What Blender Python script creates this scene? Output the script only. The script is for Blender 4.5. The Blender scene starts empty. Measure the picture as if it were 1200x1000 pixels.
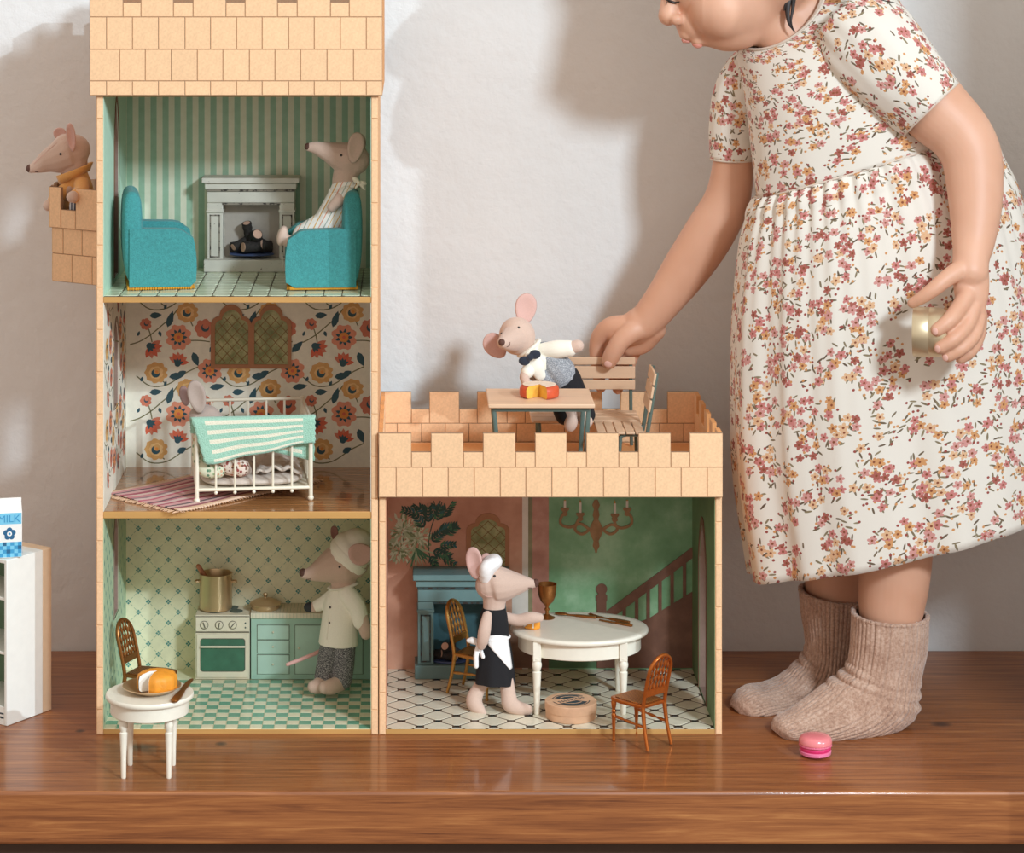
import bpy, bmesh, math, random
from math import sin, cos, pi, radians, hypot, atan2
from mathutils import Vector, Matrix, noise, geometry
random.seed(7)
V = Vector
SC = bpy.context.scene
COL = SC.collection
# ---------------------------------------------------------------- camera, world, sun, window light, exposure
FPX, CX, CY, D, ZC = 3000.0, 481.0, -105.0, 2.4, 0.7728      # focal length in pixels, vanishing point, distance and height of the lens
cam_d = bpy.data.cameras.new('camera'); cam = bpy.data.objects.new('camera', cam_d); COL.objects.link(cam)
cam_d.sensor_fit = 'HORIZONTAL'; cam_d.sensor_width = 36.0; cam_d.lens = FPX/1200*36
cam_d.shift_x = (600-CX)/1200; cam_d.shift_y = (CY-500)/1200
cam_d.clip_start = .05; cam_d.clip_end = 60
cam.location = (0, -D, ZC); cam.rotation_euler = (pi/2, 0, 0)
SC.camera = cam
wd = bpy.data.worlds.new('world'); SC.world = wd; wd.use_nodes = True
bg = wd.node_tree.nodes['Background']; bg.inputs[0].default_value = (1.0, .895, .80, 1); bg.inputs[1].default_value = .82
def lamp(name, kind, energy, color, loc=(0,0,0), aim=None, direction=None, **kw):
    d = bpy.data.lights.new(name, kind); d.energy = energy; d.color = color
    for k, v in kw.items(): setattr(d, k, v)
    o = bpy.data.objects.new(name, d); COL.objects.link(o); o.location = loc
    dr = V(direction) if direction else V(aim)-V(loc)
    o.rotation_euler = dr.to_track_quat('-Z', 'Y').to_euler(); return o
lamp('sun', 'SUN', 1.2, (.74, .89, 1.0), loc=(3,-3,2), direction=(-1.2, 1, -.63), angle=radians(.7))
lamp('window_light', 'AREA', 48, (.74, .89, 1.0), loc=(1.2,-2.0,1.55), aim=(.05,.27,.30), shape='RECTANGLE', size=.28, size_y=.28)
SC.view_settings.view_transform = 'Standard'; SC.view_settings.look = 'None'
SC.view_settings.exposure = 0.0; SC.view_settings.gamma = 1.0; SC.view_settings.use_curve_mapping = False

# ---------------------------------------------------------------- coordinates
def W(px, py, y):
    """point that the photograph's pixel (px, py) shows at depth y behind the castle's front"""
    d = D+y
    return V(((px-CX)*d/FPX, y, ZC-(py-CY)*d/FPX))
def S(y): return (D+y)/FPX
# ---------------------------------------------------------------- materials
def lin(c):
    c = c/255.0
    return c/12.92 if c <= .04045 else ((c+.055)/1.055)**2.4
def rgb(c, k=1.0): return (lin(c[0])*k, lin(c[1])*k, lin(c[2])*k, 1)
class NT:
    def __init__(s, name):
        s.m = bpy.data.materials.new(name); s.m.use_nodes = True; s.t = s.m.node_tree
        s.b = s.t.nodes['Principled BSDF']
    def n(s, typ, ins=None, **kw):
        nd = s.t.nodes.new(typ)
        for k, v in kw.items(): setattr(nd, k, v)
        for k, v in (ins or {}).items(): s.put(nd.inputs[k], v)
        return nd
    def put(s, sock, v):
        if isinstance(v, bpy.types.NodeSocket): s.t.links.new(v, sock)
        else: sock.default_value = v
    def math(s, op, a, b=0.0, c=None, clamp=False):
        nd = s.t.nodes.new('ShaderNodeMath'); nd.operation = op; nd.use_clamp = clamp
        s.put(nd.inputs[0], a); s.put(nd.inputs[1], b)
        if c is not None: s.put(nd.inputs[2], c)
        return nd.outputs[0]
    def mix(s, f, a, b, mode='MIX'):
        nd = s.t.nodes.new('ShaderNodeMix'); nd.data_type = 'RGBA'; nd.blend_type = mode
        s.put(nd.inputs[0], f); s.put(nd.inputs[6], a); s.put(nd.inputs[7], b)
        return nd.outputs[2]
    def coord(s, kind='Object', scale=(1,1,1), loc=(0,0,0), rot=(0,0,0)):
        tc = s.n('ShaderNodeTexCoord'); mp = s.n('ShaderNodeMapping')
        mp.inputs['Scale'].default_value = scale; mp.inputs['Location'].default_value = loc; mp.inputs['Rotation'].default_value = rot
        s.t.links.new(tc.outputs[kind], mp.inputs[0]); return mp.outputs[0]
    def noise(s, vec, scale, detail=3, rough=.55, dist=0):
        return s.n('ShaderNodeTexNoise', {'Vector': vec, 'Scale': scale, 'Detail': detail, 'Roughness': rough, 'Distortion': dist}).outputs[0]
    def ramp(s, f, stops, interp='LINEAR'):
        nd = s.t.nodes.new('ShaderNodeValToRGB'); nd.color_ramp.interpolation = interp
        el = nd.color_ramp.elements
        while len(el) < len(stops): el.new(.5)
        for e, (p, c) in zip(el, stops): e.position = p; e.color = c
        s.put(nd.inputs[0], f); return nd.outputs[0]
    def bump(s, h, strength=.3, dist=.001):
        nd = s.n('ShaderNodeBump', {'Height': h, 'Strength': strength, 'Distance': dist})
        s.t.links.new(nd.outputs[0], s.b.inputs['Normal'])
    def base(s, c): s.put(s.b.inputs['Base Color'], c)
def mat(name, c, rough=.6, ns=300, na=.08, bs=None, bstr=.25, bd=.0006, metal=0, coat=0, sheen=0, sss=0, rand=0, stretch=(1,1,1), ior=None):
    """plain coloured material with fine colour mottling and relief"""
    t = NT(name); v = t.coord(scale=stretch)
    f = t.noise(v, ns)
    col = t.ramp(f, [(.25, rgb(c, 1-na)), (.75, rgb(c, 1+na))])
    if rand:
        oi = t.n('ShaderNodeObjectInfo'); k = t.math('MULTIPLY_ADD', oi.outputs['Random'], rand*2, 1-rand)
        hs = t.n('ShaderNodeHueSaturation', {'Value': k, 'Color': col}); col = hs.outputs[0]
    t.base(col)
    t.b.inputs['Roughness'].default_value = rough; t.b.inputs['Metallic'].default_value = metal
    t.b.inputs['Coat Weight'].default_value = coat; t.b.inputs['Coat Roughness'].default_value = .12
    if sheen: t.b.inputs['Sheen Weight'].default_value = sheen; t.b.inputs['Sheen Roughness'].default_value = .5
    if sss:
        t.b.inputs['Subsurface Weight'].default_value = sss; t.b.inputs['Subsurface Radius'].default_value = (1,.35,.2); t.b.inputs['Subsurface Scale'].default_value = .006
    if bs: t.bump(t.noise(v, bs, 4), bstr, bd)
    return t.m
# ---------------------------------------------------------------- mesh building
WM = {}
def cr(pts, n=8):
    """Catmull-Rom through tuples of numbers"""
    P = [tuple(p) for p in pts]; out = []
    for i in range(len(P)-1):
        p0 = P[i-1] if i else tuple(2*a-b for a, b in zip(P[0], P[1])); p1 = P[i]; p2 = P[i+1]
        p3 = P[i+2] if i+2 < len(P) else tuple(2*a-b for a, b in zip(P[-1], P[-2]))
        for k in range(n):
            t = k/n
            out.append(tuple(.5*(2*b+(c-a)*t+(2*a-5*b+4*c-d)*t*t+(3*b-a-3*c+d)*t**3) for a, b, c, d in zip(p0, p1, p2, p3)))
    out.append(P[-1]); return out
class MB:
    def __init__(s): s.v = []; s.f = []; s.m = []; s.uv = {}
    def add(s, vs, fs, m=0):
        o = len(s.v); s.v += [V(p) for p in vs]; s.f += [tuple(i+o for i in f) for f in fs]; s.m += [m]*len(fs); return o
    def box(s, c, d, m=0, rot=None):
        c = V(c); h = V(d)/2
        vs = [V((x*h.x, y*h.y, z*h.z)) for z in (-1,1) for y in (-1,1) for x in (-1,1)]
        if rot is not None: vs = [rot @ p for p in vs]
        s.add([c+p for p in vs], [(0,2,3,1),(4,5,7,6),(0,1,5,4),(2,6,7,3),(0,4,6,2),(1,3,7,5)], m); return s
    def box2(s, a, b, m=0):
        a, b = V(a), V(b); return s.box((a+b)/2, (abs(b.x-a.x), abs(b.y-a.y), abs(b.z-a.z)), m)
    def grid(s, rows, cu=True, caps=(False, False), m=0, uv=None):
        """rows of points; cu closes each row"""
        nr = len(rows); nc = len(rows[0]); fs = []
        o = s.add([p for r in rows for p in r], [])
        for i in range(nr-1):
            for j in range(nc if cu else nc-1):
                k = (j+1) % nc
                f = (o+i*nc+j, o+i*nc+k, o+(i+1)*nc+k, o+(i+1)*nc+j)
                s.f.append(f); s.m.append(m)
                if uv:
                    s.uv[len(s.f)-1] = [uv(i, j), uv(i, j+1), uv(i+1, j+1), uv(i+1, j)]
        if caps[0]: s.f.append(tuple(o+j for j in reversed(range(nc)))); s.m.append(m)
        if caps[1]: s.f.append(tuple(o+(nr-1)*nc+j for j in range(nc))); s.m.append(m)
        return s
    def tube(s, pts, rad, n=12, k=1.0, ref=(0,1,0), rnd=False, m=0, caps=True, closed=False, r2=None):
        """tube along pts; radius rad across, k*rad along ref"""
        P = [V(p) for p in pts]; N = len(P)
        R = list(rad) if hasattr(rad, '__len__') else [rad]*N
        T = []
        for i in range(N):
            if closed: t = P[(i+1) % N]-P[i-1]
            else: t = P[min(i+1, N-1)]-P[max(i-1, 0)]
            T.append(t.normalized() if t.length > 1e-9 else V((0,0,1)))
        if rnd and not closed:
            P0, R0, T0 = P, R, T; P, R, T = [], [], []
            for a in (8, 28, 50, 70): P.append(P0[0]-T0[0]*R0[0]*cos(radians(a))); R.append(R0[0]*sin(radians(a))); T.append(T0[0])
            P += P0; R += R0; T += T0
            for a in (70, 50, 28, 8): P.append(P0[-1]+T0[-1]*R0[-1]*cos(radians(a))); R.append(R0[-1]*sin(radians(a))); T.append(T0[-1])
        rf = V(ref).normalized(); rows = []; last = None
        for p, r, t in zip(P, R, T):
            a = rf.cross(t)
            if a.length < .15:
                a = last - t*last.dot(t) if last is not None else (V((1,0,0)).cross(t) if abs(t.x) < .8 else V((0,0,1)).cross(t))
            a.normalize()
            if last is not None and a.dot(last) < 0: a = -a
            last = a; b = t.cross(a)
            rows.append([p+a*(r*cos(2*pi*j/n))+b*(r*k*sin(2*pi*j/n)) for j in range(n)])
        if closed: rows.append(rows[0])
        s.grid(rows, True, (caps and not closed, caps and not closed), m); return s
    def px(s, pts, n=16, k=1.0, sub=6, rnd=True, m=0, caps=True):
        """tube through (px, py, depth, radius in px)"""
        q = cr(pts, sub) if sub > 1 else pts
        return s.tube([W(a, b, y) for a, b, y, r in q], [max(r, .1)*S(y) for a, b, y, r in q], n, k, (0,1,0), rnd, m, caps)
    def lathe(s, prof, n=24, c=(0,0,0), mtx=None, m=0, caps=(True, True), sx=1, sy=1):
        c = V(c); rows = []
        for r, z in prof:
            ring = [V((r*cos(2*pi*j/n)*sx, r*sin(2*pi*j/n)*sy, z)) for j in range(n)]
            if mtx is not None: ring = [mtx @ p for p in ring]
            rows.append([c+p for p in ring])
        s.grid(rows, True, caps, m); return s
    def ell(s, c, r, rot=None, n=20, m=0):
        c = V(c); rr = (r,r,r) if not hasattr(r, '__len__') else r; rows = []; h = n//2
        for i in range(h+1):
            a = -pi/2+pi*min(max(i/h, .015), .985)
            row = [V((rr[0]*cos(a)*cos(2*pi*j/n), rr[1]*cos(a)*sin(2*pi*j/n), rr[2]*sin(a))) for j in range(n)]
            if rot is not None: row = [rot @ p for p in row]
            rows.append([c+p for p in row])
        s.grid(rows, True, (True, True), m); return s
    def plate(s, outer, holes, org, u, v, th, m=0, inv=False, mh=None):
        """flat outline with holes in the plane (org, u, v), thickened by the vector th"""
        org, u, v, th = V(org), V(u), V(v), V(th)
        if abs(th.length) < 1e-9: th = None
        loops = [list(outer)]+[list(h) for h in holes]
        tri = geometry.tessellate_polygon([[V((a, b, 0)) for a, b in l] for l in loops])
        flat = [p for l in loops for p in l]; n = len(flat)
        A = [org+u*a+v*b for a, b in flat]
        # orientation
        nn = u.cross(v); flip = th is not None and nn.dot(th) > 0
        if th is None: flip = inv
        fs = []
        for t in tri:
            a, b, c = [flat[i] for i in t]
            ccw = (b[0]-a[0])*(c[1]-a[1])-(b[1]-a[1])*(c[0]-a[0]) > 0
            t = tuple(t) if ccw else tuple(reversed(t))
            fs.append(tuple(reversed(t)) if flip else t)
        if th is None: s.add(A, fs, m); return s
        o = s.add(A, fs, m)
        s.add([p+th for p in A], [tuple(reversed(f)) for f in fs], m)
        k = 0; sides = []
        for l in loops:
            for i in range(len(l)):
                a, b = k+i, k+(i+1) % len(l); sides.append((o+a, o+b, o+n+b, o+n+a))
            s.m += [m if (mh is None or k == 0) else mh]*len(l); k += len(l)
        s.f += sides; s.fix = True; return s
    def build(s, name, mats, parent=None, bevel=0, smooth=38, label=None, local=False, seg=2, sub=0, kind=None, fix=False):
        me = bpy.data.meshes.new(name)
        M = WM[parent.name].inverted() if (parent is not None and not local) else None
        me.from_pydata([tuple(M @ p) if M else tuple(p) for p in s.v], [], s.f)
        mats = mats if isinstance(mats, (list, tuple)) else [mats]
        for a in mats: me.materials.append(a)
        if len(mats) > 1: me.polygons.foreach_set('material_index', s.m)
        if s.uv:
            l = me.uv_layers.new(name='UVMap')
            for pi_, uvs in s.uv.items():
                for li, w in zip(me.polygons[pi_].loop_indices, uvs): l.data[li].uv = w
        if fix or getattr(s, 'fix', False):
            b = bmesh.new(); b.from_mesh(me); bmesh.ops.recalc_face_normals(b, faces=b.faces); b.to_mesh(me); b.free()
        if smooth:
            me.shade_smooth(); me.set_sharp_from_angle(angle=radians(smooth))
        o = bpy.data.objects.new(name, me); COL.objects.link(o)
        if parent is not None:
            o.parent = parent; WM[o.name] = WM[parent.name].copy()
        else: WM[o.name] = Matrix.Identity(4)
        if bevel:
            b = o.modifiers.new('bevel', 'BEVEL'); b.width = bevel; b.segments = seg; b.limit_method = 'ANGLE'; b.angle_limit = radians(35); b.harden_normals = False
        if sub:
            b = o.modifiers.new('sub', 'SUBSURF'); b.levels = sub; b.render_levels = sub
        if label: o['label'] = label
        if kind: o['kind'] = kind
        return o
    def blob(s, name, mats, parent=None, voxel=.001, it=6, fac=.5, label=None, extra=None):
        """one continuous surface round everything collected"""
        me = bpy.data.meshes.new('t'); me.from_pydata([tuple(p) for p in s.v], [], s.f)
        b = bmesh.new(); b.from_mesh(me); bmesh.ops.recalc_face_normals(b, faces=b.faces); b.to_mesh(me); b.free()
        o = bpy.data.objects.new('t', me); COL.objects.link(o)
        r = o.modifiers.new('r', 'REMESH'); r.mode = 'VOXEL'; r.voxel_size = voxel
        q = o.modifiers.new('s', 'SMOOTH'); q.factor = fac; q.iterations = it
        dg = bpy.context.evaluated_depsgraph_get(); ev = o.evaluated_get(dg)
        m2 = bpy.data.meshes.new_from_object(ev); bpy.data.objects.remove(o); bpy.data.meshes.remove(me)
        if extra:
            b = bmesh.new(); b.from_mesh(m2); sel = [q for q in b.verts if extra[0](q.co)]
            for _ in range(extra[1]): bmesh.ops.smooth_vert(b, verts=sel, factor=.5, use_axis_x=True, use_axis_y=True, use_axis_z=True)
            b.to_mesh(m2); b.free()
        if parent is not None: m2.transform(WM[parent.name].inverted())
        m2.materials.clear()
        for a in (mats if isinstance(mats, (list, tuple)) else [mats]): m2.materials.append(a)
        m2.shade_smooth(); m2.name = name
        o = bpy.data.objects.new(name, m2); COL.objects.link(o)
        if parent is not None: o.parent = parent; WM[o.name] = WM[parent.name].copy()
        else: WM[o.name] = Matrix.Identity(4)
        if label: o['label'] = label
        return o
def thing(name, label, cat, loc=(0,0,0), rz=0, group=None):
    o = bpy.data.objects.new(name, None); COL.objects.link(o)
    o.location = loc; o.rotation_euler = (0,0,rz); o.empty_display_size = .01
    o['label'] = label; o['category'] = cat
    if group: o['group'] = group
    WM[o.name] = Matrix.Translation(V(loc)) @ Matrix.Rotation(rz, 4, 'Z'); return o
def tag(o, label, cat, group=None):
    o['label'] = label; o['category'] = cat
    if group: o['group'] = group
    return o
def recenter(o):
    """put a single-mesh thing's origin at the middle of its underside"""
    vs = [v.co for v in o.data.vertices]
    c = V((sum(v.x for v in vs)/len(vs), sum(v.y for v in vs)/len(vs), min(v.z for v in vs)))
    o.data.transform(Matrix.Translation(-c)); o.location = c; WM[o.name] = Matrix.Translation(c); return o
def copy_tree(o, parent=None):
    c = o.copy(); COL.objects.link(c); c.parent = parent
    for ch in [x for x in o.children]: copy_tree(ch, c)
    return c
# ---------------------------------------------------------------- materials used in many places
def m_plaster():
    t = NT('wall_plaster'); v = t.coord()
    f = t.noise(v, 6, 3); t.base(t.ramp(f, [(.3, rgb((226,225,223))), (.7, rgb((232,231,229)))]))
    t.b.inputs['Roughness'].default_value = .85
    a = t.noise(v, 90, 4, .6); b = t.noise(v, 28, 2)
    t.bump(t.math('ADD', a, t.math('MULTIPLY', b, 1.6)), .42, .0022); return t.m
def dark_spot(px, py, a, b):
    d = ZC*FPX/(py-CY); return ((px-CX)*d/FPX, d-D, a, b)
DARK_SPOTS = [dark_spot(1103,849,.013,.010), dark_spot(259,872,.007,.008), dark_spot(94,857,.006,.006), dark_spot(166,876,.024,.012)]  # three knots, then one long dark blotch by the small table
def m_bench():
    t = NT('bench_wood'); v = t.coord(scale=(1, 9, 9))
    w = t.noise(t.coord(scale=(.35, 1, 1)), 7, 2)
    g = t.noise(t.coord(scale=(1.2, 26, 26)), 6, 6, .65, .6)
    g2 = t.noise(t.coord(scale=(3, 150, 150)), 6, 3, .6)
    f = t.math('ADD', t.math('MULTIPLY', g, .75), t.math('MULTIPLY', g2, .3))
    c = t.ramp(f, [(.30, rgb((84,42,20))), (.44, rgb((130,74,38))), (.57, rgb((156,94,50))), (.75, rgb((188,126,72)))])
    # knots and dark spots
    vo = t.n('ShaderNodeTexVoronoi', {'Vector': t.coord(scale=(3.1, 9.0, 9.0), loc=(.31,.2,0)), 'Scale': 1.0, 'Randomness': 1.0}, voronoi_dimensions='3D')
    k = t.ramp(vo.outputs['Distance'], [(.03, (1,1,1,1)), (.10, (0,0,0,1))])
    c = t.mix(k, c, rgb((52,26,16)))
    xyz = t.n('ShaderNodeSeparateXYZ', {0: t.coord()}); kn = None
    for kx, ky, ka, kb in DARK_SPOTS:
        dx = t.math('DIVIDE', t.math('SUBTRACT', xyz.outputs[0], kx), ka); dy = t.math('DIVIDE', t.math('SUBTRACT', xyz.outputs[1], ky), kb)
        dd = t.math('ADD', t.math('MULTIPLY', dx, dx), t.math('MULTIPLY', dy, dy)); m_ = t.math('SUBTRACT', 1.3, t.math('ADD', dd, t.math('MULTIPLY', g2, .9)), clamp=True)
        kn = m_ if kn is None else t.math('MAXIMUM', kn, m_)
    kn = t.math('MULTIPLY', kn, t.math('GREATER_THAN', xyz.outputs[2], .49))
    c = t.mix(kn, c, rgb((50,30,22)))
    t.base(c); t.b.inputs['Roughness'].default_value = .44
    t.b.inputs['Coat Weight'].default_value = .38; t.b.inputs['Coat Roughness'].default_value = .09
    t.bump(f, .18, .0007); return t.m
MT = dict(
    plaster=m_plaster(), bench=m_bench(), dark_under=mat('bench_underside', (84,62,48), .7, 40),
    brick=mat('cardboard_brick', (238,194,150), .75, 420, .10, 900, .2, .0003, rand=.03),
    joint=mat('brick_joint', (140,116,94), .9, 300),
    card=mat('orange_card', (228,176,128), .75, 400, .08),
    board_edge=mat('board_edge', (196,148,84), .6, 60, .14, stretch=(.15,1,1)),
    floor_wood=None, white=mat('white_paint', (242,238,228), .35, 200, .02),
)
# ---------------------------------------------------------------- setting
YW = .274
b = MB(); b.box2((-3.2, YW, -.6), (3.2, YW+.1, 2.4)); w = b.build('wall_back', MT['plaster'], smooth=0); w['kind'] = 'structure'
b = MB(); b.box2((.71, -.31, -.6), (.83, YW, 2.4)); w = b.build('shade_blocker_right', MT['plaster'], smooth=0); w['kind'] = 'structure'  # unseen upright slab, added to keep light off the back wall's right end
b = MB(); b.box2((-3.2, -3.2, -.6), (3.2, YW, -.5)); w = b.build('floor', mat('floor_boards', (96,72,56), .5, 20, .1, stretch=(1,12,1)), smooth=0); w['kind'] = 'structure'
bench = thing('wooden_bench', 'long reddish brown wooden bench top on which the castle and the child stand', 'bench', (0,0,-.5))
b = MB(); b.box2((-1.7, -.156, -.047), (.708, YW-.001, 0)); b.build('bench_top', MT['bench'], bench, bevel=.003, seg=3)
b = MB(); b.box2((-1.66, -.128, -.15), (.704, YW-.02, -.0475)); b.build('apron', MT['dark_under'], bench, bevel=.001)
for x in (-1.6, .62):
    for y in (-.10, .2):
        b = MB(); b.box2((x, y, -.5), (x+.06, y+.05, -.151)); b.build('leg', MT['dark_under'], bench, bevel=.002)
# ---------------------------------------------------------------- castle: bricks
BR = {}
def brick_obj(parent, c, u, v, n, w, h, th=.0006, mt=None, name='brick'):
    key = (name, round(w, 5), round(h, 5), mt.name if mt else '')
    if key not in BR:
        a, b, i = w/2, h/2, min(.0004, w*.1)
        vs = [(-a,-b,0),(a,-b,0),(a,b,0),(-a,b,0),(-a+i,-b+i,th),(a-i,-b+i,th),(a-i,b-i,th),(-a+i,b-i,th)]
        me = bpy.data.meshes.new(name); me.from_pydata(vs, [], [(4,5,6,7),(0,1,5,4),(1,2,6,5),(2,3,7,6),(3,0,4,7)])
        me.materials.append(mt or MT['brick']); BR[key] = me
    o = bpy.data.objects.new(name, BR[key]); COL.objects.link(o); o.parent = parent
    R = Matrix((u, v, n)).transposed().to_4x4()
    M = Matrix.Translation(c) @ R
    o.matrix_local = WM[parent.name].inverted() @ M
    WM[o.name] = M; return o
G = .0007
def brick_rects(parent, rects, y, n=-1):
    """bricks on a plane y = const from rectangles in photo pixels of that plane"""
    for x0, y0, x1, y1 in rects:
        a, c = W(x0, y1, y), W(x1, y0, y)
        brick_obj(parent, (a+c)/2, V((1,0,0)), V((0,0,1)), V((0,-1,0)), c.x-a.x-G, c.z-a.z-G)
def rect_row(x0, x1, joints, y0, y1):
    xs = [x0]+[j for j in joints if x0 < j < x1]+[x1]
    return [(a, y0, c, y1) for a, c in zip(xs, xs[1:])]
def crenel_poly(x0, x1, z0, zn, zt, merlons):
    """outline of a battlement: merlons is a list of (a, b)"""
    p = [(x0, z0), (x1, z0)]
    for a, c in reversed(merlons):
        p += [(c, zn) if c < x1-1e-6 else None, (c, zt), (a, zt), (a, zn) if a > x0+1e-6 else None]
    return [q for q in p if q]
# ---------------------------------------------------------------- castle tower
XA, XB, TW = -.2944, -.0304, .0064
YB = .19
tower = thing('castle_tower', 'tall orange brick-printed cardboard doll castle tower with three open rooms', 'dollhouse', (-.1624, .1, 0))
def arch(y0, y1, z0, zs, zt, n=6):
    ym = (y0+y1)/2; p = [(y0, z0), (y1, z0), (y1, zs)]
    for i in range(1, n): t = i/n; p.append((y1+(ym-y1)*t, zs+(zt-zs)*(1-(1-t)**1.7)))
    p.append((ym, zt))
    for i in range(1, n): t = i/n; p.append((ym+(y0-ym)*t, zs+(zt-zs)*(1-t**1.7)))
    p.append((y0, zs)); return p
MT['reveal'] = mat('opening_reveal', (140,116,104), .8, 200, .08)
TH = [arch(.085, .121, .416, .545, .588), arch(.083, .119, .288, .352, .372), arch(.083, .119, .085, .165, .186)]
b = MB(); b.plate([(0,0),(.196,0),(.196,.604),(0,.604)], TH, (XA,0,0), (0,1,0), (0,0,1), (TW,0,0), mh=1); b.build('side_wall', [MT['card'], MT['reveal']], tower, smooth=0)
wl = b
b = MB(); b.box2((XB-TW,0,0), (XB,.196,.604)); wr_t = b.build('side_wall', MT['card'], tower, smooth=0)
b = MB(); b.box2((XA+TW,YB,0), (XB-TW,YB+.006,.604)); b.build('back_wall', MT['card'], tower, smooth=0)
for z0, z1 in ((0,.0048), (.2024,.2088), (.4048,.4104), (.598,.604)):
    b = MB(); b.box2((XA+TW, .0003, z0), (XB-TW, YB, z1)); b.build('floor_panel', MT['board_edge'], tower, bevel=.0004)
# brick strips up the front edges of the side walls
edge = bpy.data.objects['side_wall']
ys = [112]+[139+49.5*i for i in range(15)]+[861]
for x0, x1, par in ((113.0,121.0,edge), (434.8,443.0,wr_t)):
    brick_rects(par, [(x0,a,x1,c) for a, c in zip(ys, ys[1:])], -.0002)
# parapet of the tower
def parapet(root, x0, x1, yf, yb, z0, zn, zt, mer, th=.004, nside=5, edge_dark=True):
    """four battlemented boards; mer: merlon spans along x"""
    out = []
    o = [(a-x0, c-x0) for a, c in mer]
    poly = crenel_poly(0, x1-x0, z0, zn, zt, o)
    b = MB(); b.plate(poly, [], (x0, yf, 0), (1,0,0), (0,0,1), (0,th,0)); out.append(b.build('parapet_wall', MT['joint2'], root, smooth=0))
    b = MB(); b.plate(poly, [], (x0, yb-th, 0), (1,0,0), (0,0,1), (0,th,0)); out.append(b.build('parapet_wall', MT['joint2'], root, smooth=0))
    L = yb-yf-2*th; st = L/(nside*2-1) if nside > 1 else L
    ms = [(2*i*st, (2*i+1)*st) for i in range(nside)]
    for x in (x0, x1-th):
        b = MB(); b.plate(crenel_poly(0, L, z0, zn, zt, ms), [], (x, yf+th, 0), (0,1,0), (0,0,1), (th,0,0)); out.append(b.build('parapet_wall', MT['card2'], root, smooth=0))
    return out
MT['joint2'] = mat('parapet_joint', (158,126,98), .85, 300)
MT['card2'] = mat('orange_card_inside', (224,158,98), .75, 400, .08)
PX0, PX1 = (105-CX)*.0008, (448-CX)*.0008
yfT = -.006
k = lambda px: (px-CX)*(D+yfT)/FPX
zpx = lambda py, y: ZC-(py-CY)*(D+y)/FPX
mer_px = [(105,144),(165,203),(226,264.6),(287,325),(348,387),(409,448)]
x0, x1 = k(105), k(448)
par = parapet(tower, x0, x1, yfT, .204, zpx(112,yfT), zpx(3,yfT), zpx(-13,yfT), [(k(a), k(c)) for a, c in mer_px])
jA = [124.6,155,185.5,216.6,246.5,277,307,338,368,398.6,429]; jB = [140,170,200.5,231,261,292,322,352,383,414]
rc = rect_row(105,448,jA,95,112)+rect_row(105,448,jB,58,95)+rect_row(105,448,jA,20,58)
rc += [(a,-13,c,20) for a, c in mer_px]+[(a[1],3,c[0],20) for a, c in zip(mer_px, mer_px[1:])]
brick_rects(par[0], rc, yfT)
brick_rects(par[1], [(a*.92+38.5, 4, c*.92+38.5, 40) for a, c in mer_px], .2)   # inner face of the far side
b = MB(); b.box2((x0+.004, yfT+.004, .6045), (x1-.004, .2, .607)); b.build('roof_deck', MT['card2'], tower, smooth=0)
# balcony turret on the tower's left flank
bal = [(XA,.048),(-.347,.082),(-.347,.128),(XA,.162)]
def turret(z0, z1, off, notch=None):
    pts = [V((a-(off if i in (1,2) else 0), c+(0 if i in (1,2) else (-off if i == 0 else off)), 0)) for i, (a, c) in enumerate(bal)]
    return pts
zt0, zt1, zt2 = .4135, .4675, .505
TP = turret(0,0,0); TQ = turret(0,0,.0028)
b = MB()
for z in (zt0,):
    b.add([p+V((0,0,zt0)) for p in TP]+[p+V((0,0,zt1)) for p in TP], [(0,1,5,4),(1,2,6,5),(2,3,7,6),(3,2,1,0)])
b.build('balcony_base', MT['joint2'], tower, smooth=0, fix=True)
bp = tower.children[-1]
for i in range(3):
    a, c = TP[i], TP[i+1]; u = (c-a).normalized(); n = V((u.y,-u.x,0)); L = (c-a).length
    if n.dot(a+c-2*V((XA,.105,0))) < 0: n = -n
    u2 = V((0,0,1)).cross(n)
    for r, (za, zb) in enumerate(((zt0,.4405),(.4405,zt1))):
        nb = 3; ws = [0,.2,.6,1] if r == 0 else [0,.4,.78,1]
        if i == 1: ws = [0,.5,1]
        for p, q in zip(ws, ws[1:]):
            brick_obj(bp, a+u*L*(p+q)/2+V((0,0,(za+zb)/2)), u2, V((0,0,1)), n, L*(q-p)-G, zb-za-G)
for i in range(3):
    a, c = TQ[i], TQ[i+1]; u = (c-a).normalized(); L = (c-a).length
    n = V((u.y,-u.x,0))
    if n.dot(a+c-2*V((XA,.105,0))) < 0: n = -n
    H = zt2-zt1+.002
    if i == 1: poly = [(0,0),(L,0),(L,H),(L*.65,H),(L*.65,H*.62),(L*.35,H*.62),(L*.35,H),(0,H)]
    else: poly = [(0,0),(L,0),(L,H),(L*.78,H),(L*.78,H*.46),(L*.50,H*.46),(L*.50,H),(0,H)] if i == 0 else [(0,0),(L,0),(L,H),(L*.55,H),(L*.55,H*.6),(L*.3,H*.6),(L*.3,H),(0,H)]
    b = MB(); b.plate(poly, [], a+V((0,0,zt1-.002)), u, (0,0,1), -n*.003); b.build('balcony_parapet', MT['joint2'], tower, smooth=0)
    par_b = tower.children[-1]; u2 = V((0,0,1)).cross(n)
    if i == 0: spans = [(0,.50,0,1),(.50,.78,0,.46),(.78,1,0,1)]
    elif i == 1: spans = [(0,.35,0,1),(.35,.65,0,.62),(.65,1,0,1)]
    else: spans = [(0,.3,0,1),(.3,.55,0,.6),(.55,1,0,1)]
    for p, q, r0, r1 in spans:
        brick_obj(par_b, a+u*L*(p+q)/2+V((0,0,zt1-.002+H*(r0+r1)/2)), u2, V((0,0,1)), n, L*(q-p)-G, H*(r1-r0)-G)
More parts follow.
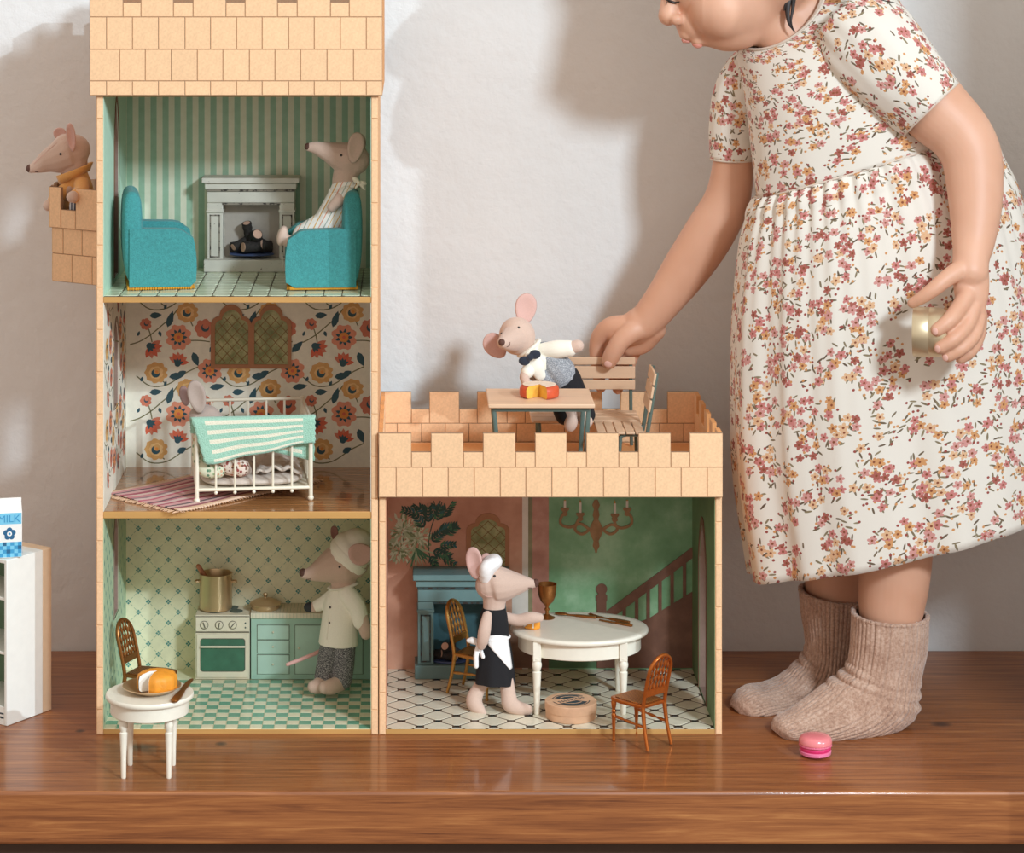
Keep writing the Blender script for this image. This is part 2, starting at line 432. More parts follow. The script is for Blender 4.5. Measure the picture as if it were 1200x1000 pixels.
# ---------------------------------------------------------------- castle hall (the low wing)
HA, HB = -.0296, .292
hall = thing('castle_hall', 'low orange brick-printed cardboard castle wing with one room under a battlemented terrace', 'dollhouse', (.131, .1, 0))
HT = [arch(.068, .128, .006, .135, .174)]
ZT = .2332
b = MB(); b.box2((HA,0,0), (HA+TW,.196,ZT)); hl = b.build('side_wall', MT['card'], hall, smooth=0)
b = MB(); b.plate([(0,0),(.196,0),(.196,ZT),(0,ZT)], HT, (HB-TW,0,0), (0,1,0), (0,0,1), (TW,0,0), mh=1); hr = b.build('side_wall', [MT['card'], MT['reveal']], hall, smooth=0)
b = MB(); b.box2((HA+TW,YB,0), (HB-TW,YB+.006,ZT)); b.build('back_wall', MT['card'], hall, smooth=0)
b = MB(); b.box2((HA+TW,.0003,0), (HB-TW,YB,.0048)); b.build('floor_panel', MT['board_edge'], hall, bevel=.0004)
b = MB(); b.box2((HA+TW,.0003,.2268), (HB-TW,YB,ZT)); b.build('terrace_deck', MT['card2'], hall, smooth=0)
ys = [583]+[612+50*i for i in range(5)]+[861]
brick_rects(hl, [(444.2,a,452,c) for a, c in zip(ys, ys[1:])], -.0002)
brick_rects(hr, [(838.3,a,846,c) for a, c in zip(ys, ys[1:])], -.0002)
mer_px = [(443.6,482),(505,543),(566,604),(627,664),(687,725),(748,786),(808,847)]
x0, x1 = k(443.6), k(847)
parh = parapet(hall, x0, x1, yfT, .204, zpx(583,yfT), zpx(530,yfT), zpx(508,yfT), [(k(a), k(c)) for a, c in mer_px])
jH = [464,495,525,555.5,586,616,646.5,677,707,737,767.6,798,828.6]
rc = rect_row(443.6,847,jH,548,583)+[(a,508,c,548) for a, c in mer_px]+[(a[1],530,c[0],548) for a, c in zip(mer_px, mer_px[1:])]
brick_rects(parh[0], rc, yfT)
f2 = lambda p: CX+(p-CX)*(D+yfT)/(D+.2)          # same point of the board, at the far side
rc = []
zz = lambda py: CY+(py-CY)*(D+yfT)/(D+.2)
for a, c in mer_px: rc.append((f2(a) if a > 450 else f2(a)+3.5, zz(508), f2(c) if c < 840 else f2(c)-3.5, zz(548)))
rc += [(f2(a[1]), zz(530), f2(c[0]), zz(548)) for a, c in zip(mer_px, mer_px[1:])]
rc += rect_row(f2(443.6)+3.5, f2(847)-3.5, [f2(j) for j in jH], zz(548), zz(572))
brick_rects(parh[1], rc, .2)
# bricks on the inner faces of the terrace's side boards
for par_, xx, nx in ((parh[2], x0+.004, 1), (parh[3], x1-.004, -1)):
    L = .204-yfT-.008; st = L/9; z0 = ZT; zr = zpx(548,yfT); zn = zpx(530,yfT); zt = zpx(508,yfT)
    nn = V((nx,0,0)); uu = V((0,0,1)).cross(nn)
    for i in range(9):
        yc = yfT+.004+st*(i+.5); top = zt if i % 2 == 0 else zn
        brick_obj(par_, V((xx, yc, (zr+top)/2)), uu, V((0,0,1)), nn, st-G, top-zr-G, .0003)
    for i in range(6):
        yc = yfT+.004+L/6*(i+.5); brick_obj(par_, V((xx, yc, (zr+z0)/2)), uu, V((0,0,1)), nn, L/6-G, zr-z0-G, .0003)
# ---------------------------------------------------------------- printed papers and laid tiles inside the rooms
def paper_box(root, x0, x1, zf, zc, mback, mside, holes_left=None, holes_right=None, back_x=None):
    e = .0005
    b = MB(); b.box2((x0, YB-e, zf), (x1, YB, zc)); o = b.build('wallpaper', mback, root, smooth=0)
    b = MB(); b.plate([(0,zf),(YB-e,zf),(YB-e,zc),(0,zc)], holes_left or [], (x0,0,0), (0,1,0), (0,0,1), (e,0,0)); l = b.build('wallpaper', mside, root, smooth=0)
    b = MB(); b.plate([(0,zf),(YB-e,zf),(YB-e,zc),(0,zc)], holes_right or [], (x1-e,0,0), (0,1,0), (0,0,1), (e,0,0)); r = b.build('wallpaper', mside, root, smooth=0)
    return o, l, r
def stripe_mat():
    t = NT('striped_wallpaper'); v = t.coord()
    x = t.n('ShaderNodeSeparateXYZ', {0: v}).outputs[0]
    f = t.math('FRACT', t.math('MULTIPLY_ADD', x, 1/.0121, 40.3))
    m = t.math('LESS_THAN', f, .5)
    n = t.noise(v, 120, 3)
    g = t.ramp(n, [(.3, rgb((156,188,160))), (.7, rgb((168,198,172)))]); c = t.ramp(n, [(.3, rgb((224,222,196))), (.7, rgb((232,230,206)))])
    t.base(t.mix(m, c, g)); t.b.inputs['Roughness'].default_value = .55; return t.m
flat = lambda n, c, r=.6, na=.06, ns=150: mat(n, c, r, ns, na)
P_mint = flat('pale_mint_paper', (186,216,192)); P_cream = flat('cream_paper', (226,220,186)); P_kit_side = flat('green_cream_paper', (176,196,160), ns=90, na=.12)
P_floral = flat('ivory_paper', (232,226,208)); P_floral_side = flat('olive_ivory_paper', (196,186,160), ns=90, na=.2)
xl, xr = XA+TW, XB-TW
EPS = .0004
room3 = paper_box(tower, xl, xr, .4104, .598, stripe_mat(), P_mint, [TH[0]])
room2 = paper_box(tower, xl, xr, .2088, .4048, P_floral, P_floral, [TH[1]])
room1 = paper_box(tower, xl, xr, .0048, .2024, P_cream, P_kit_side, [TH[2]])
# wooden trims lining the arched openings
def arch_trim(root, a, x, w, th, mt, name='window_trim'):
    ym = sum(p[0] for p in a)/len(a); zm = sum(p[1] for p in a)/len(a)
    zmin = min(p[1] for p in a)
    out = [(p[0]+(w if p[0] > ym else -w)*(abs(p[0]-ym) > 1e-4), p[1]+(w*1.3 if p[1] > zm else (0 if p[1] > zmin+.01 else 0))) for p in a]
    b = MB(); b.plate(out, [a], (x,0,0), (0,1,0), (0,0,1), (th,0,0)); return b.build(name, mt, root, smooth=0)
M_trim = flat('brown_print', (122,82,56))
M_trim_g = flat('taupe_print', (140,120,104))
arch_trim(tower, TH[0], xl+.0006, .003, .0006, M_trim); arch_trim(tower, TH[1], xl+.0006, .003, .0006, M_trim_g); arch_trim(tower, TH[2], xl+.0006, .003, .0006, M_trim_g)
# ---- print helper: flat polygons lying on a wall
class Print:
    def __init__(s, frame, mats): s.mb = MB(); s.fr = frame; s.mats = mats; s.lv = 0
    def poly(s, pts, m, lv=0):
        """pts in the wall's own 2-D coordinates; lv: printing layer"""
        tri = geometry.tessellate_polygon([[V((a, c, 0)) for a, c in pts]])
        s.q = getattr(s,'q',0)+1; s.mb.add([s.fr(a, c, .00005*(lv+1)+.000005*(s.q % 10)) for a, c in pts], [tuple(t) for t in tri], m)
    def line(s, pts, w, m, lv=0, taper=False):
        n = len(pts)
        L, R = [], []
        for i, (x, y) in enumerate(pts):
            a = pts[max(i-1,0)]; c = pts[min(i+1,n-1)]; dx, dy = c[0]-a[0], c[1]-a[1]; l = hypot(dx,dy) or 1
            h = w/2*((1-i/(n-1)*.8) if taper else 1)
            L.append((x-dy/l*h, y+dx/l*h)); R.append((x+dy/l*h, y-dx/l*h))
        vs = [s.fr(a, c, .00004*(lv+1)) for a, c in L+R]
        s.mb.add(vs, [(i, i+1, n+i+1, n+i) for i in range(n-1)], m)
    def disc(s, x, y, r, m, lv=0, n=14, sx=1, sy=1, scal=0, amp=0, rot=0):
        s.poly([((x+sx*r*(1+amp*(abs(sin(scal*(t+rot)/2))-.5 if scal else 0))*cos(t)), (y+sy*r*(1+amp*(abs(sin(scal*(t+rot)/2))-.5 if scal else 0))*sin(t))) for t in [2*pi*i/n for i in range(n)]], m, lv)
    def leaf(s, x, y, L, w, ang, m, lv=0, bend=.0):
        ca, sa = cos(ang), sin(ang); P = []
        for t, h in ((0,0),(.2,.75),(.45,1),(.75,.65),(1,0)): P.append((t*L, h*w/2+bend*L*sin(pi*t)))
        for t, h in ((.75,-.6),(.45,-.95),(.2,-.75)): P.append((t*L, h*w/2+bend*L*sin(pi*t)))
        s.poly([(x+a*ca-c*sa, y+a*sa+c*ca) for a, c in P], m, lv)
    def done(s, name, root): 
        return s.mb.build(name, s.mats, root, smooth=0, fix=False)
def frame_back(y): return lambda px, py, o: W(px, py, y)+V((0,-o,0))
FB = frame_back(YB-.0005)
# ---- kitchen wallpaper: diamond lattice with teal quatrefoils
M_teal = flat('teal_print', (78,140,132)); M_lat = flat('grey_green_print', (160,178,150))
def lattice(fr, x0, x1, y0, y1, dx, dy, clip):
    p = Print(fr, [M_teal, M_lat])
    j = 0; y = y0
    while y < y1:
        x = x0+(dx/2 if j % 2 else 0)
        while x < x1:
            if clip(x, y):
                q = dx*.062; d = dx*.075
                for a, c in ((1,0),(-1,0),(0,1),(0,-1)):
                    X, Y = x+a*d, y+c*d
                    p.poly([(X-q,Y),(X,Y-q),(X+q,Y),(X,Y+q)], 0, 1)
                for sx in (1,-1):
                    for u, v in ((.22,.44),(.56,.78)):
                        a = (x+sx*dx/2*u, y+dy*u); c = (x+sx*dx/2*v, y+dy*v)
                        if clip(*c): p.line([a, c], dx*.028, 1, 0)
            x += dx
        y += dy; j += 1
    return p
lattice(FB, 150.5, 438, 607, 790, 23.4, 12.3, lambda x, y: 149 < x < 438 and 606 < y < 790).done('wallpaper_pattern', tower)
def frame_left(x): return lambda yy, z, o: V((x+o, yy, z))
FL = frame_left(xl+.0005)
def in_arch(a, y, z, m=.004): return min(q[0] for q in a)-m < y < max(q[0] for q in a)+m and min(q[1] for q in a)-m < z < max(q[1] for q in a)+m
lattice(lambda a, c, o: FL(a, c, o), .006, .186, .012, .198, .0202, .0105, lambda y, z: .003 < y < .187 and .008 < z < .2 and not in_arch(TH[2], y, z)).done('wallpaper_pattern', tower)
# ---- bedroom wallpaper: trailing flowers
FM = [flat('gold_print', (216,164,98)), flat('pink_print', (224,146,116)), flat('coral_print', (212,100,70)), flat('teal_dark_print', (44,80,90)), flat('olive_print', (112,108,66)), flat('orange_print', (222,140,62)), flat('salmon_print', (206,120,92)), flat('light_gold_print', (232,190,130))]
def floral(fr, ox, oy, s, clip, tiles):
    p = Print(fr, FM)
    def gold(x, y, r):
        p.disc(x, y, r, 0, 1, 28, 1, .92, 9, .22); p.disc(x, y, r*.62, 7, 2, 20, 1, .9, 7, .2)
        p.disc(x-r*.05, y+r*.05, r*.40, 3, 3, 14); p.disc(x+r*.06, y-r*.16, r*.30, 0, 4, 12); p.disc(x+r*.05, y-r*.05, r*.15, 5, 5, 8)
    def big(x, y, r):
        p.disc(x, y, r, 1, 1, 30, 1, 1, 8, .26)
        for i in range(9):
            a = i*2*pi/9; p.leaf(x+cos(a)*r*.22, y+sin(a)*r*.22, r*.52, r*.28, a, 3, 2)
        p.disc(x, y, r*.40, 5, 3, 18, 1, 1, 7, .2); p.disc(x, y, r*.15, 2, 4, 8)
    def salmon(x, y, r):
        p.disc(x, y, r, 6, 1, 24, 1, 1, 7, .25); p.disc(x+r*.1, y-r*.1, r*.45, 3, 2, 14); p.disc(x+r*.15, y-r*.28, r*.34, 6, 3, 12)
    def half(x, y, r, a):
        for i in range(6):
            t = a+(-1.25+.5*i); p.leaf(x, y, r*1.05, r*.55, t, 2 if i % 2 else 6, 1+(i % 2))
        for i in range(4):
            t = a+(-.9+.6*i); p.leaf(x-cos(a)*r*.15, y-sin(a)*r*.15, r*.62, r*.3, t, 3, 3)
        p.disc(x-cos(a)*r*.1, y-sin(a)*r*.1, r*.3, 3, 3, 10)
    for i, j in tiles:
        X = lambda x: ox+(x+332*i)*s; Y = lambda y: oy+(y+308*j)*s
        for f, args in ((big,(375,190,48)),(big,(500,325,46)),(gold,(410,90,42)),(gold,(285,332,44)),(salmon,(478,155,36)),(salmon,(243,137,22))):
            x, y, r = X(args[0]), Y(args[1]), args[2]*abs(s)
            if clip(x, y, r): f(x, y, r)
        for x, y, r, a in ((262,228,46,.7),(372,292,42,-1.3)):
            if clip(X(x), Y(y), r*abs(s)): half(X(x), Y(y), r*abs(s), a if s > 0 else a)
        for x, y, L, w, a in ((168,85,62,26,-.15),(258,104,50,26,-.1),(330,150,70,28,-1.25),(166,250,62,28,-.8),(432,250,60,30,1.2),(336,350,64,30,-.15),(370,345,40,26,-.5),(296,165,24,14,1.2),(210,185,22,12,-1.2),(318,385,22,12,-1.2),(555,368,22,14,-1.2)):
            if clip(X(x), Y(y), L*.9*abs(s)): p.leaf(X(x), Y(y), L*abs(s), w*abs(s), a, 3, 1)
        for st in (((168,222),(215,208),(262,180),(310,140),(345,110),(372,75)),((418,203),(460,203),(500,208)),((205,345),(260,385),(330,380),(400,335),(455,308)),((290,350),(318,372)),((262,180),(252,150)),((420,120),(432,145)),((262,180),(268,210))):
            q = cr([(X(a), Y(c)) for a, c in st], 4)
            q = [w for w in q if clip(w[0], w[1], 1e-4 if abs(s) < .01 else 1)]
            if len(q) > 1: p.line(q, 4.6*abs(s), 4, 0)
    return p
OX, OY, SS = 100, 340, 350/1200
floral(FB, OX, OY, SS, lambda x, y, r: 149+r*.35 < x < 438-r*.2 and 353+r*.9 < y < 545-r*.9, [(i, j) for i in range(-1,4) for j in range(-1,3)]).done('wallpaper_pattern', tower)
floral(lambda a, c, o: FL(a, c, o), -.07, .44, -.00025, lambda y, z, r: r+.001 < y < .188-r and .21+r < z < .404-r and not in_arch(TH[1], y, z, r*.6), [(i, j) for i in range(-5,1) for j in range(0,4)]).done('wallpaper_pattern', tower)
# printed double window over the bed: frame, panes, leading
def trefoil(x0, x1, yb, ysh, yt, n=8):
    xm = (x0+x1)/2; w = (x1-x0)/2; P = [(x0, yb), (x0, ysh)]
    yl = ysh; k_ = w*.42
    for i in range(1, n): a = pi/2*i/n; P.append((x0+k_*(1-cos(a)), yl-(yl-yt)*.42*sin(a)))
    r = w-k_
    for i in range(0, n*2+1): a = pi-pi*i/(n*2); P.append((xm+r*cos(a), yl-(yl-yt)*.42-((yl-yt)*.58)*sin(a)))
    for i in range(n-1, 0, -1): a = pi/2*i/n; P.append((x1-k_*(1-cos(a)), yl-(yl-yt)*.42*sin(a)))
    return P+[(x1, ysh), (x1, yb)]
def pane_mat():
    t = NT('green_pane_print'); v = t.coord(); n = t.noise(v, 70, 5, .65)
    t.base(t.ramp(n, [(.3, rgb((112,118,66))), (.5, rgb((150,150,98))), (.72, rgb((190,184,134)))])); t.b.inputs['Roughness'].default_value = .45; return t.m
M_pane = pane_mat(); M_frame = flat('russet_frame_print', (172,118,80)); M_lead = flat('lead_print', (134,104,60))
def wall_plate(name, mt, root, poly, holes, y, th, frame=W):
    """flat board on the back wall from a photo outline, th thick towards the viewer"""
    o3 = lambda q: W(q[0], q[1], y)
    P = [(o3(q).x, o3(q).z) for q in poly]; H = [[(o3(q).x, o3(q).z) for q in h] for h in holes]
    b = MB(); b.plate(P, H, (0,y,0), (1,0,0), (0,0,1), (0,-th,0)); return b.build(name, mt, root, smooth=0)
yw = YB-.0008
for (a, c) in ((252,292),(297,337)):
    pn = wall_plate('window_pane', M_pane, tower, trefoil(a, c, 427, 383, 362), [], yw, .0003)
    p = Print(frame_back(yw-.0003), [M_lead])
    for d in range(-6, 8):
        for sg in (1,-1):
            q = []
            for i in range(40):
                x = a+(c-a)*i/39; y = 395+d*13+sg*(x-(a+c)/2)*1.1
                top = 383-(17*(1-abs((x-(a+c)/2)/((c-a)/2))**2.2))
                if top+2 < y < 426: q.append((x, y))
            if len(q) > 1: p.line([q[0], q[-1]], 1.0, 0)
    p.done('window_leading', tower)
fo = trefoil(247,294.5,432,381,357)[:-2]+trefoil(294.5,341.5,432,381,357)[2:]
fo = [q for q in fo]
wall_plate('window_frame', M_frame, tower, fo, [trefoil(252,291,427,383,363.5), trefoil(298,337,427,383,363.5)], yw-.0004, .0009)
# ---- tiled floors, tile by tile
def clip_poly(P, x0, x1, y0, y1):
    for ax, lim, sg in ((0,x0,1),(0,x1,-1),(1,y0,1),(1,y1,-1)):
        out = []
        for i in range(len(P)):
            p, q_ = P[i], P[(i+1) % len(P)]; a_, c_ = sg*(p[ax]-lim), sg*(q_[ax]-lim)
            if a_ >= 0: out.append(p)
            if (a_ >= 0) != (c_ >= 0):
                t_ = a_/(a_-c_); out.append((p[0]+(q_[0]-p[0])*t_, p[1]+(q_[1]-p[1])*t_))
        P = out
        if len(P) < 3: return []
    return P
TILE = {}
def tile(root, name, key, pts, th, mt, x, y, z):
    if key not in TILE:
        n = len(pts); me = bpy.data.meshes.new(name); i = .0002
        cx_ = sum(p[0] for p in pts)/n; cy_ = sum(p[1] for p in pts)/n
        def ins(p): dx, dy = p[0]-cx_, p[1]-cy_; l = hypot(dx, dy); return (p[0]-dx/l*i, p[1]-dy/l*i, th)
        vs = [(p[0], p[1], 0) for p in pts]+[ins(p) for p in pts]
        me.from_pydata(vs, [], [tuple(range(n, 2*n))]+[(a, (a+1) % n, n+(a+1) % n, n+a) for a in range(n)])
        me.materials.append(mt); TILE[key] = me
    o = bpy.data.objects.new(name, TILE[key]); COL.objects.link(o); o.parent = root
    o.location = WM[root.name].inverted() @ V((x, y, z)); return o
def gloss(name, c, r=.22, rand=.04): 
    return mat(name, c, r, 120, .05, coat=.3, rand=rand)
# kitchen: checkerboard of green and cream
Mg, Mc = gloss('green_tile', (116,168,140)), gloss('cream_tile', (232,222,188)); 
b = MB(); b.box2((xl,.0004,.0048), (xr,YB,.0049)); b.build('tile_bed', P_cream, tower, smooth=0)
NX, NY = 22, 13; tw = (xr-xl)/NX; tl = .01165
hw, hl_ = tw/2-.0002, tl/2-.0002
for j in range(NY):
    for i in range(NX):
        g = (i+j) % 2
        tile(tower, 'floor_tile', 'kt%d' % g, [(-hw,-hl_),(hw,-hl_),(hw,hl_),(-hw,hl_)], .0005, Mg if g else Mc, xl+tw*(i+.5), .001+tl*(j+.5), .0049)
# parlour: square cream-green tiles with dark lines and studs
Mp = gloss('celadon_tile', (212,220,190)); M_gr = flat('dark_grout', (84,66,50)); M_dark = gloss('black_tile', (44,44,40), .25)
b = MB(); b.box2((xl,.0004,.4104), (xr,YB,.4105)); b.build('tile_bed', M_gr, tower, smooth=0)
tw = .0174; i0 = -7
hh = tw/2-.00045; q = .0026
for j in range(11):
    for i in range(17):
        x = xl+.006+tw*(i+.0); y = .004+tw*(j+.5)
        P0 = [(-hh+q,-hh),(hh-q,-hh),(hh,-hh+q),(hh,hh-q),(hh-q,hh),(-hh+q,hh),(-hh,hh-q),(-hh,-hh+q)]
        P = clip_poly([(x+a_, y+c_) for a_, c_ in P0], xl+.0002, xr-.0002, .0008, YB-.0006)
        if len(P) < 3 or max(p[0] for p in P)-min(p[0] for p in P) < .001: continue
        full = xl+tw < x < xr-tw and y+tw/2 < YB-.001
        tile(tower, 'floor_tile', 'pt' if full else ('pc', i, j), P0 if full else [(a_-x, c_-y) for a_, c_ in P], .0005, Mp, x, y, .4105)
# bedroom: glossy printed boards
t = NT('glossy_board_print'); g = t.noise(t.coord(scale=(1.5,30,30)), 9, 5, .6, .5)
t.base(t.ramp(g, [(.3, rgb((120,76,40))), (.5, rgb((160,108,62))), (.7, rgb((186,134,84)))])); t.b.inputs['Roughness'].default_value = .18; t.b.inputs['Coat Weight'].default_value = .5; t.b.inputs['Coat Roughness'].default_value = .05
MT['floor_wood'] = t.m
nb = 9
for j in range(nb):
    y0, y1 = .0006+(YB-.001)*j/nb, .0006+(YB-.001)*(j+1)/nb
    b = MB(); b.box2((xl+.0003, y0+.00015, .2088), (xr-.0003, y1-.00015, .2092)); b.build('floor_board', MT['floor_wood'], tower, smooth=0)
# hall: cream lozenges with black studs
hxl, hxr = HA+TW, HB-TW
Mh = gloss('ivory_tile', (234,226,202), .2); 
b = MB(); b.box2((hxl,.0004,.0048), (hxr,YB,.0049)); b.build('tile_bed', M_gr, hall, smooth=0)
a = .01735; c = .0027; e = .00028
octo = [(a-c,-c+0),(a-c,c),(c,a-c),(-c,a-c),(-(a-c),c),(-(a-c),-c),(-c,-(a-c)),(c,-(a-c))]
def inset(P, f): return [(x*f, y*f) for x, y in P]
octo = inset(octo, 1-.0011/.012)
sq = inset([(-c,-c),(c,-c),(c,c),(-c,c)], .92)
xh0 = W(491.3, 798, .12).x
n0 = int((hxl-xh0)/a)-1; n1 = int((hxr-xh0)/a)+2
for j in range(-1, 13):
    for i in range(n0, n1):
        x, y = xh0+a*i, .0075+a*j*.94
        sh = [(px_, py_*.94) for px_, py_ in (sq if (i+j) % 2 == 0 else octo)]
        P = clip_poly([(x+p, y+q_) for p, q_ in sh], hxl+.0002, hxr-.0002, .001, YB-.0006)
        if len(P) < 3: continue
        full = len(P) == len(sh) and abs(P[0][0]-x-sh[0][0]) < 1e-9
        xs = [p[0] for p in P]; ys_ = [p[1] for p in P]
        if max(xs)-min(xs) < .0012 or max(ys_)-min(ys_) < .0012: continue
        blk = (i+j) % 2 == 0
        key = ('h%d' % blk) if full and len(set(P)) == len(sh) and hxl+a < x < hxr-a and a < y < YB-a else ('hc', i, j)
        tile(hall, 'floor_tile', key, [(p-x, q_-y) for p, q_ in P], .0003, M_dark if blk else Mh, x, y, .0049)
# ---------------------------------------------------------------- hall: painted walls
def wash(name, c1, c2, c3, sc=22, r=.5):
    t = NT(name); v = t.coord(); n = t.noise(v, sc, 6, .62); n2 = t.noise(v, sc*.35, 2)
    f = t.math('ADD', t.math('MULTIPLY', n, .6), t.math('MULTIPLY', n2, .4))
    t.base(t.ramp(f, [(.34, rgb(c1)), (.5, rgb(c2)), (.64, rgb(c3))])); t.b.inputs['Roughness'].default_value = r
    t.bump(n, .15, .0005); return t.m
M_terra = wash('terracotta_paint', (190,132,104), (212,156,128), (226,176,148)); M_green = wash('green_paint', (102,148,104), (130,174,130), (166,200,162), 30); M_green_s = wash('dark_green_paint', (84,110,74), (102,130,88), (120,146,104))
M_col = wash('pillar_paint', (170,116,98), (190,134,116), (206,156,136), 60); M_brownp = wash('brown_paint', (120,82,62), (134,96,74), (148,108,84), 60)
M_ivp = wash('ivory_paint', (216,202,188), (230,218,204), (238,228,216), 40); M_olv = wash('olive_paint', (120,112,78), (142,132,96), (160,150,112), 60)
M_stair = wash('stair_paint', (108,70,54), (120,80,62), (134,92,72), 70)
e = .0005
zp = lambda px: W(px, 700, YB).x
b = MB(); b.box2((hxl, YB-e, .0048), (zp(612), YB, .2268)); b.build('wallpaper', M_terra, hall, smooth=0)
b = MB(); b.box2((zp(612), YB-e, .0048), (zp(619), YB, .2268)); b.build('wallpaper', M_ivp, hall, smooth=0)
b = MB(); b.box2((zp(619), YB-e, .0048), (zp(624), YB, .2268)); b.build('wallpaper', M_olv, hall, smooth=0)
b = MB(); b.box2((zp(624), YB-e, .0048), (zp(643), YB, .2268)); b.build('wallpaper', M_col, hall, smooth=0)
b = MB(); b.box2((zp(643), YB-e, .0048), (hxr, YB, .2268)); b.build('wallpaper', M_green, hall, smooth=0)
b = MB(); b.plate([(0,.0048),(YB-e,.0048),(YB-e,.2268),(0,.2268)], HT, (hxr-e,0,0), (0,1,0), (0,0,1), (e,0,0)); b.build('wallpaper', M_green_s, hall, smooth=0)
b = MB(); b.box2((hxl,0,.0048), (hxl+e,YB-e,.2268)); b.build('wallpaper', M_terra, hall, smooth=0)
def trim_right(): 
    A = HT[0]; ym = .098
    out = [(p[0]+(.004 if p[0] > ym+1e-4 else (-.004 if p[0] < ym-1e-4 else 0)), p[1]+(.007 if p[1] > .13 else 0)) for p in A]
    b = MB(); b.plate(out, [A], (hxr-e-.0007,0,0), (0,1,0), (0,0,1), (.0007,0,0)); b.build('window_trim', flat('dusty_brown_print', (120,84,66)), hall, smooth=0)
trim_right()
# ivory painted doorway glimpse and dark dado
for poly, mt in (([(600,676),(616,676),(616,722),(600,722)], M_ivp), ([(530,722),(619,722),(619,783),(530,783)], M_brownp), ([(619,722),(643,722),(643,783),(619,783)], M_brownp), ([(643,722),(702,722),(702,783),(643,783)], flat('deep_green_print', (84,116,80)))):
    wall_plate('painted_panel', mt, hall, poly, [], YB-e, .0003)
# painted window
wall_plate('window_pane', M_pane, hall, trefoil(551,592.5,690,622,609), [], YB-e-.0001, .0003)
wall_plate('window_frame', M_frame, hall, trefoil(546.5,597,690,622,601.5), [trefoil(552,592,688,623,609)], YB-e-.0001, .0007)
p = Print(frame_back(YB-.0010), [M_lead])
for d in range(-7, 8):
    for sg in (1,-1):
        q = [(552+40*i/39, 650+d*13+sg*(40*i/39-20)*.9) for i in range(40)]
        q = [w for w in q if 622-12*(1-abs((w[0]-572)/20)**2) < w[1] < 688]
        if len(q) > 1: p.line([q[0], q[-1]], .9, 0)
p.done('window_leading', hall)
# mural: pale chrysanthemum and dark leaf sprays
PM = [flat('leaf_dark_print', (44,78,64)), flat('leaf_mid_print', (72,120,84)), flat('petal_pale_print', (212,218,190)), flat('petal_grey_print', (176,188,150)), flat('petal_olive_print', (128,144,100)), flat('leaf_teal_print', (48,100,100))]
p = Print(FB, PM); rr = random.Random(3)
for (cx_, cy_, R_, n) in ((472,622,24,150),(468,645,19,110),(489,632,20,100)):
    for i in range(n):
        a = rr.uniform(0, 2*pi); r0 = R_*rr.uniform(0,.72); L = R_*rr.uniform(.22,.42)
        x, y = cx_+cos(a)*r0*1.08, cy_+sin(a)*r0*.85
        if x < 457 or x+cos(a)*L < 455 or y < 590: continue
        p.leaf(x, y, L, rr.uniform(1.8,3.0), a+rr.uniform(-.5,.5), rr.choice([2,2,3,3,4]), i % 6)
for i in range(22):
    a = rr.uniform(.1, 2.7); p.leaf(487, 642, rr.uniform(14,28), 2.2, a, rr.choice([1,1,3]), 6+i % 3, rr.uniform(-.1,.1))
for (x, y, a, n, L) in ((497,618,-2.2,5,12),(502,612,-1.6,6,13),(512,610,-1.3,6,13),(518,606,-1.0,6,14),(506,634,-.7,6,13),(515,622,-.3,6,13),(508,646,.3,6,13),(516,640,-.1,5,11),(505,652,1.1,5,10),(512,598,-1.8,5,10),(500,600,-2.6,5,11),(490,602,-2.9,5,12),(524,626,-.6,4,10),(520,654,.5,4,10)):
    ex, ey = x+cos(a)*L*1.7, y+sin(a)*L*1.7
    if ey < 587: ey = 587
    p.line([(x,y),(ex,ey)], 1, 0, 6)
    for i in range(n):
        t = i/n; bx, by = x+(ex-x)*t, y+(ey-y)*t
        for sg in (1,-1):
            la = a+sg*.75
            if by+sin(la)*L*.8 > 587: p.leaf(bx, by, L*.8*(1.1-t*.5), 3.0, la, 0 if rr.random() < .7 else rr.choice([1,5]), 7+(i+(sg > 0)) % 4)
p.line(cr([(505,660),(502,640),(505,620),(512,600),(516,587)], 5), 1.2, 0, 6)
p.done('flower_mural', hall)
# painted chandelier, newel post, handrail, balusters and stair wall as thin boards
M_chand = wash('chandelier_paint', (136,98,58), (156,114,70), (178,134,88), 90)
yy = YB-e-.0002
b = MB()
def flat_lathe(prof, xm):
    L = [(xm-r, y) for r, y in prof]; R = [(xm+r, y) for r, y in reversed(prof)]
    return L+R
wall_plate('chandelier_stem', M_chand, hall, flat_lathe([(2,586),(4.5,592),(2.5,597),(4,604),(2.5,609),(6.5,616),(8,622),(6,628),(3,634),(4,640),(1.5,645),(1,648)], 698.5), [], yy, .0008)
def ribbon(pts, w):
    q = cr(pts, 6); n = len(q); L, R = [], []
    for i, (x, y) in enumerate(q):
        a_, c_ = q[max(i-1,0)], q[min(i+1,n-1)]; dx, dy = c_[0]-a_[0], c_[1]-a_[1]; l = hypot(dx,dy) or 1
        L.append((x-dy/l*w/2, y+dx/l*w/2)); R.append((x+dy/l*w/2, y-dx/l*w/2))
    return L+R[::-1]
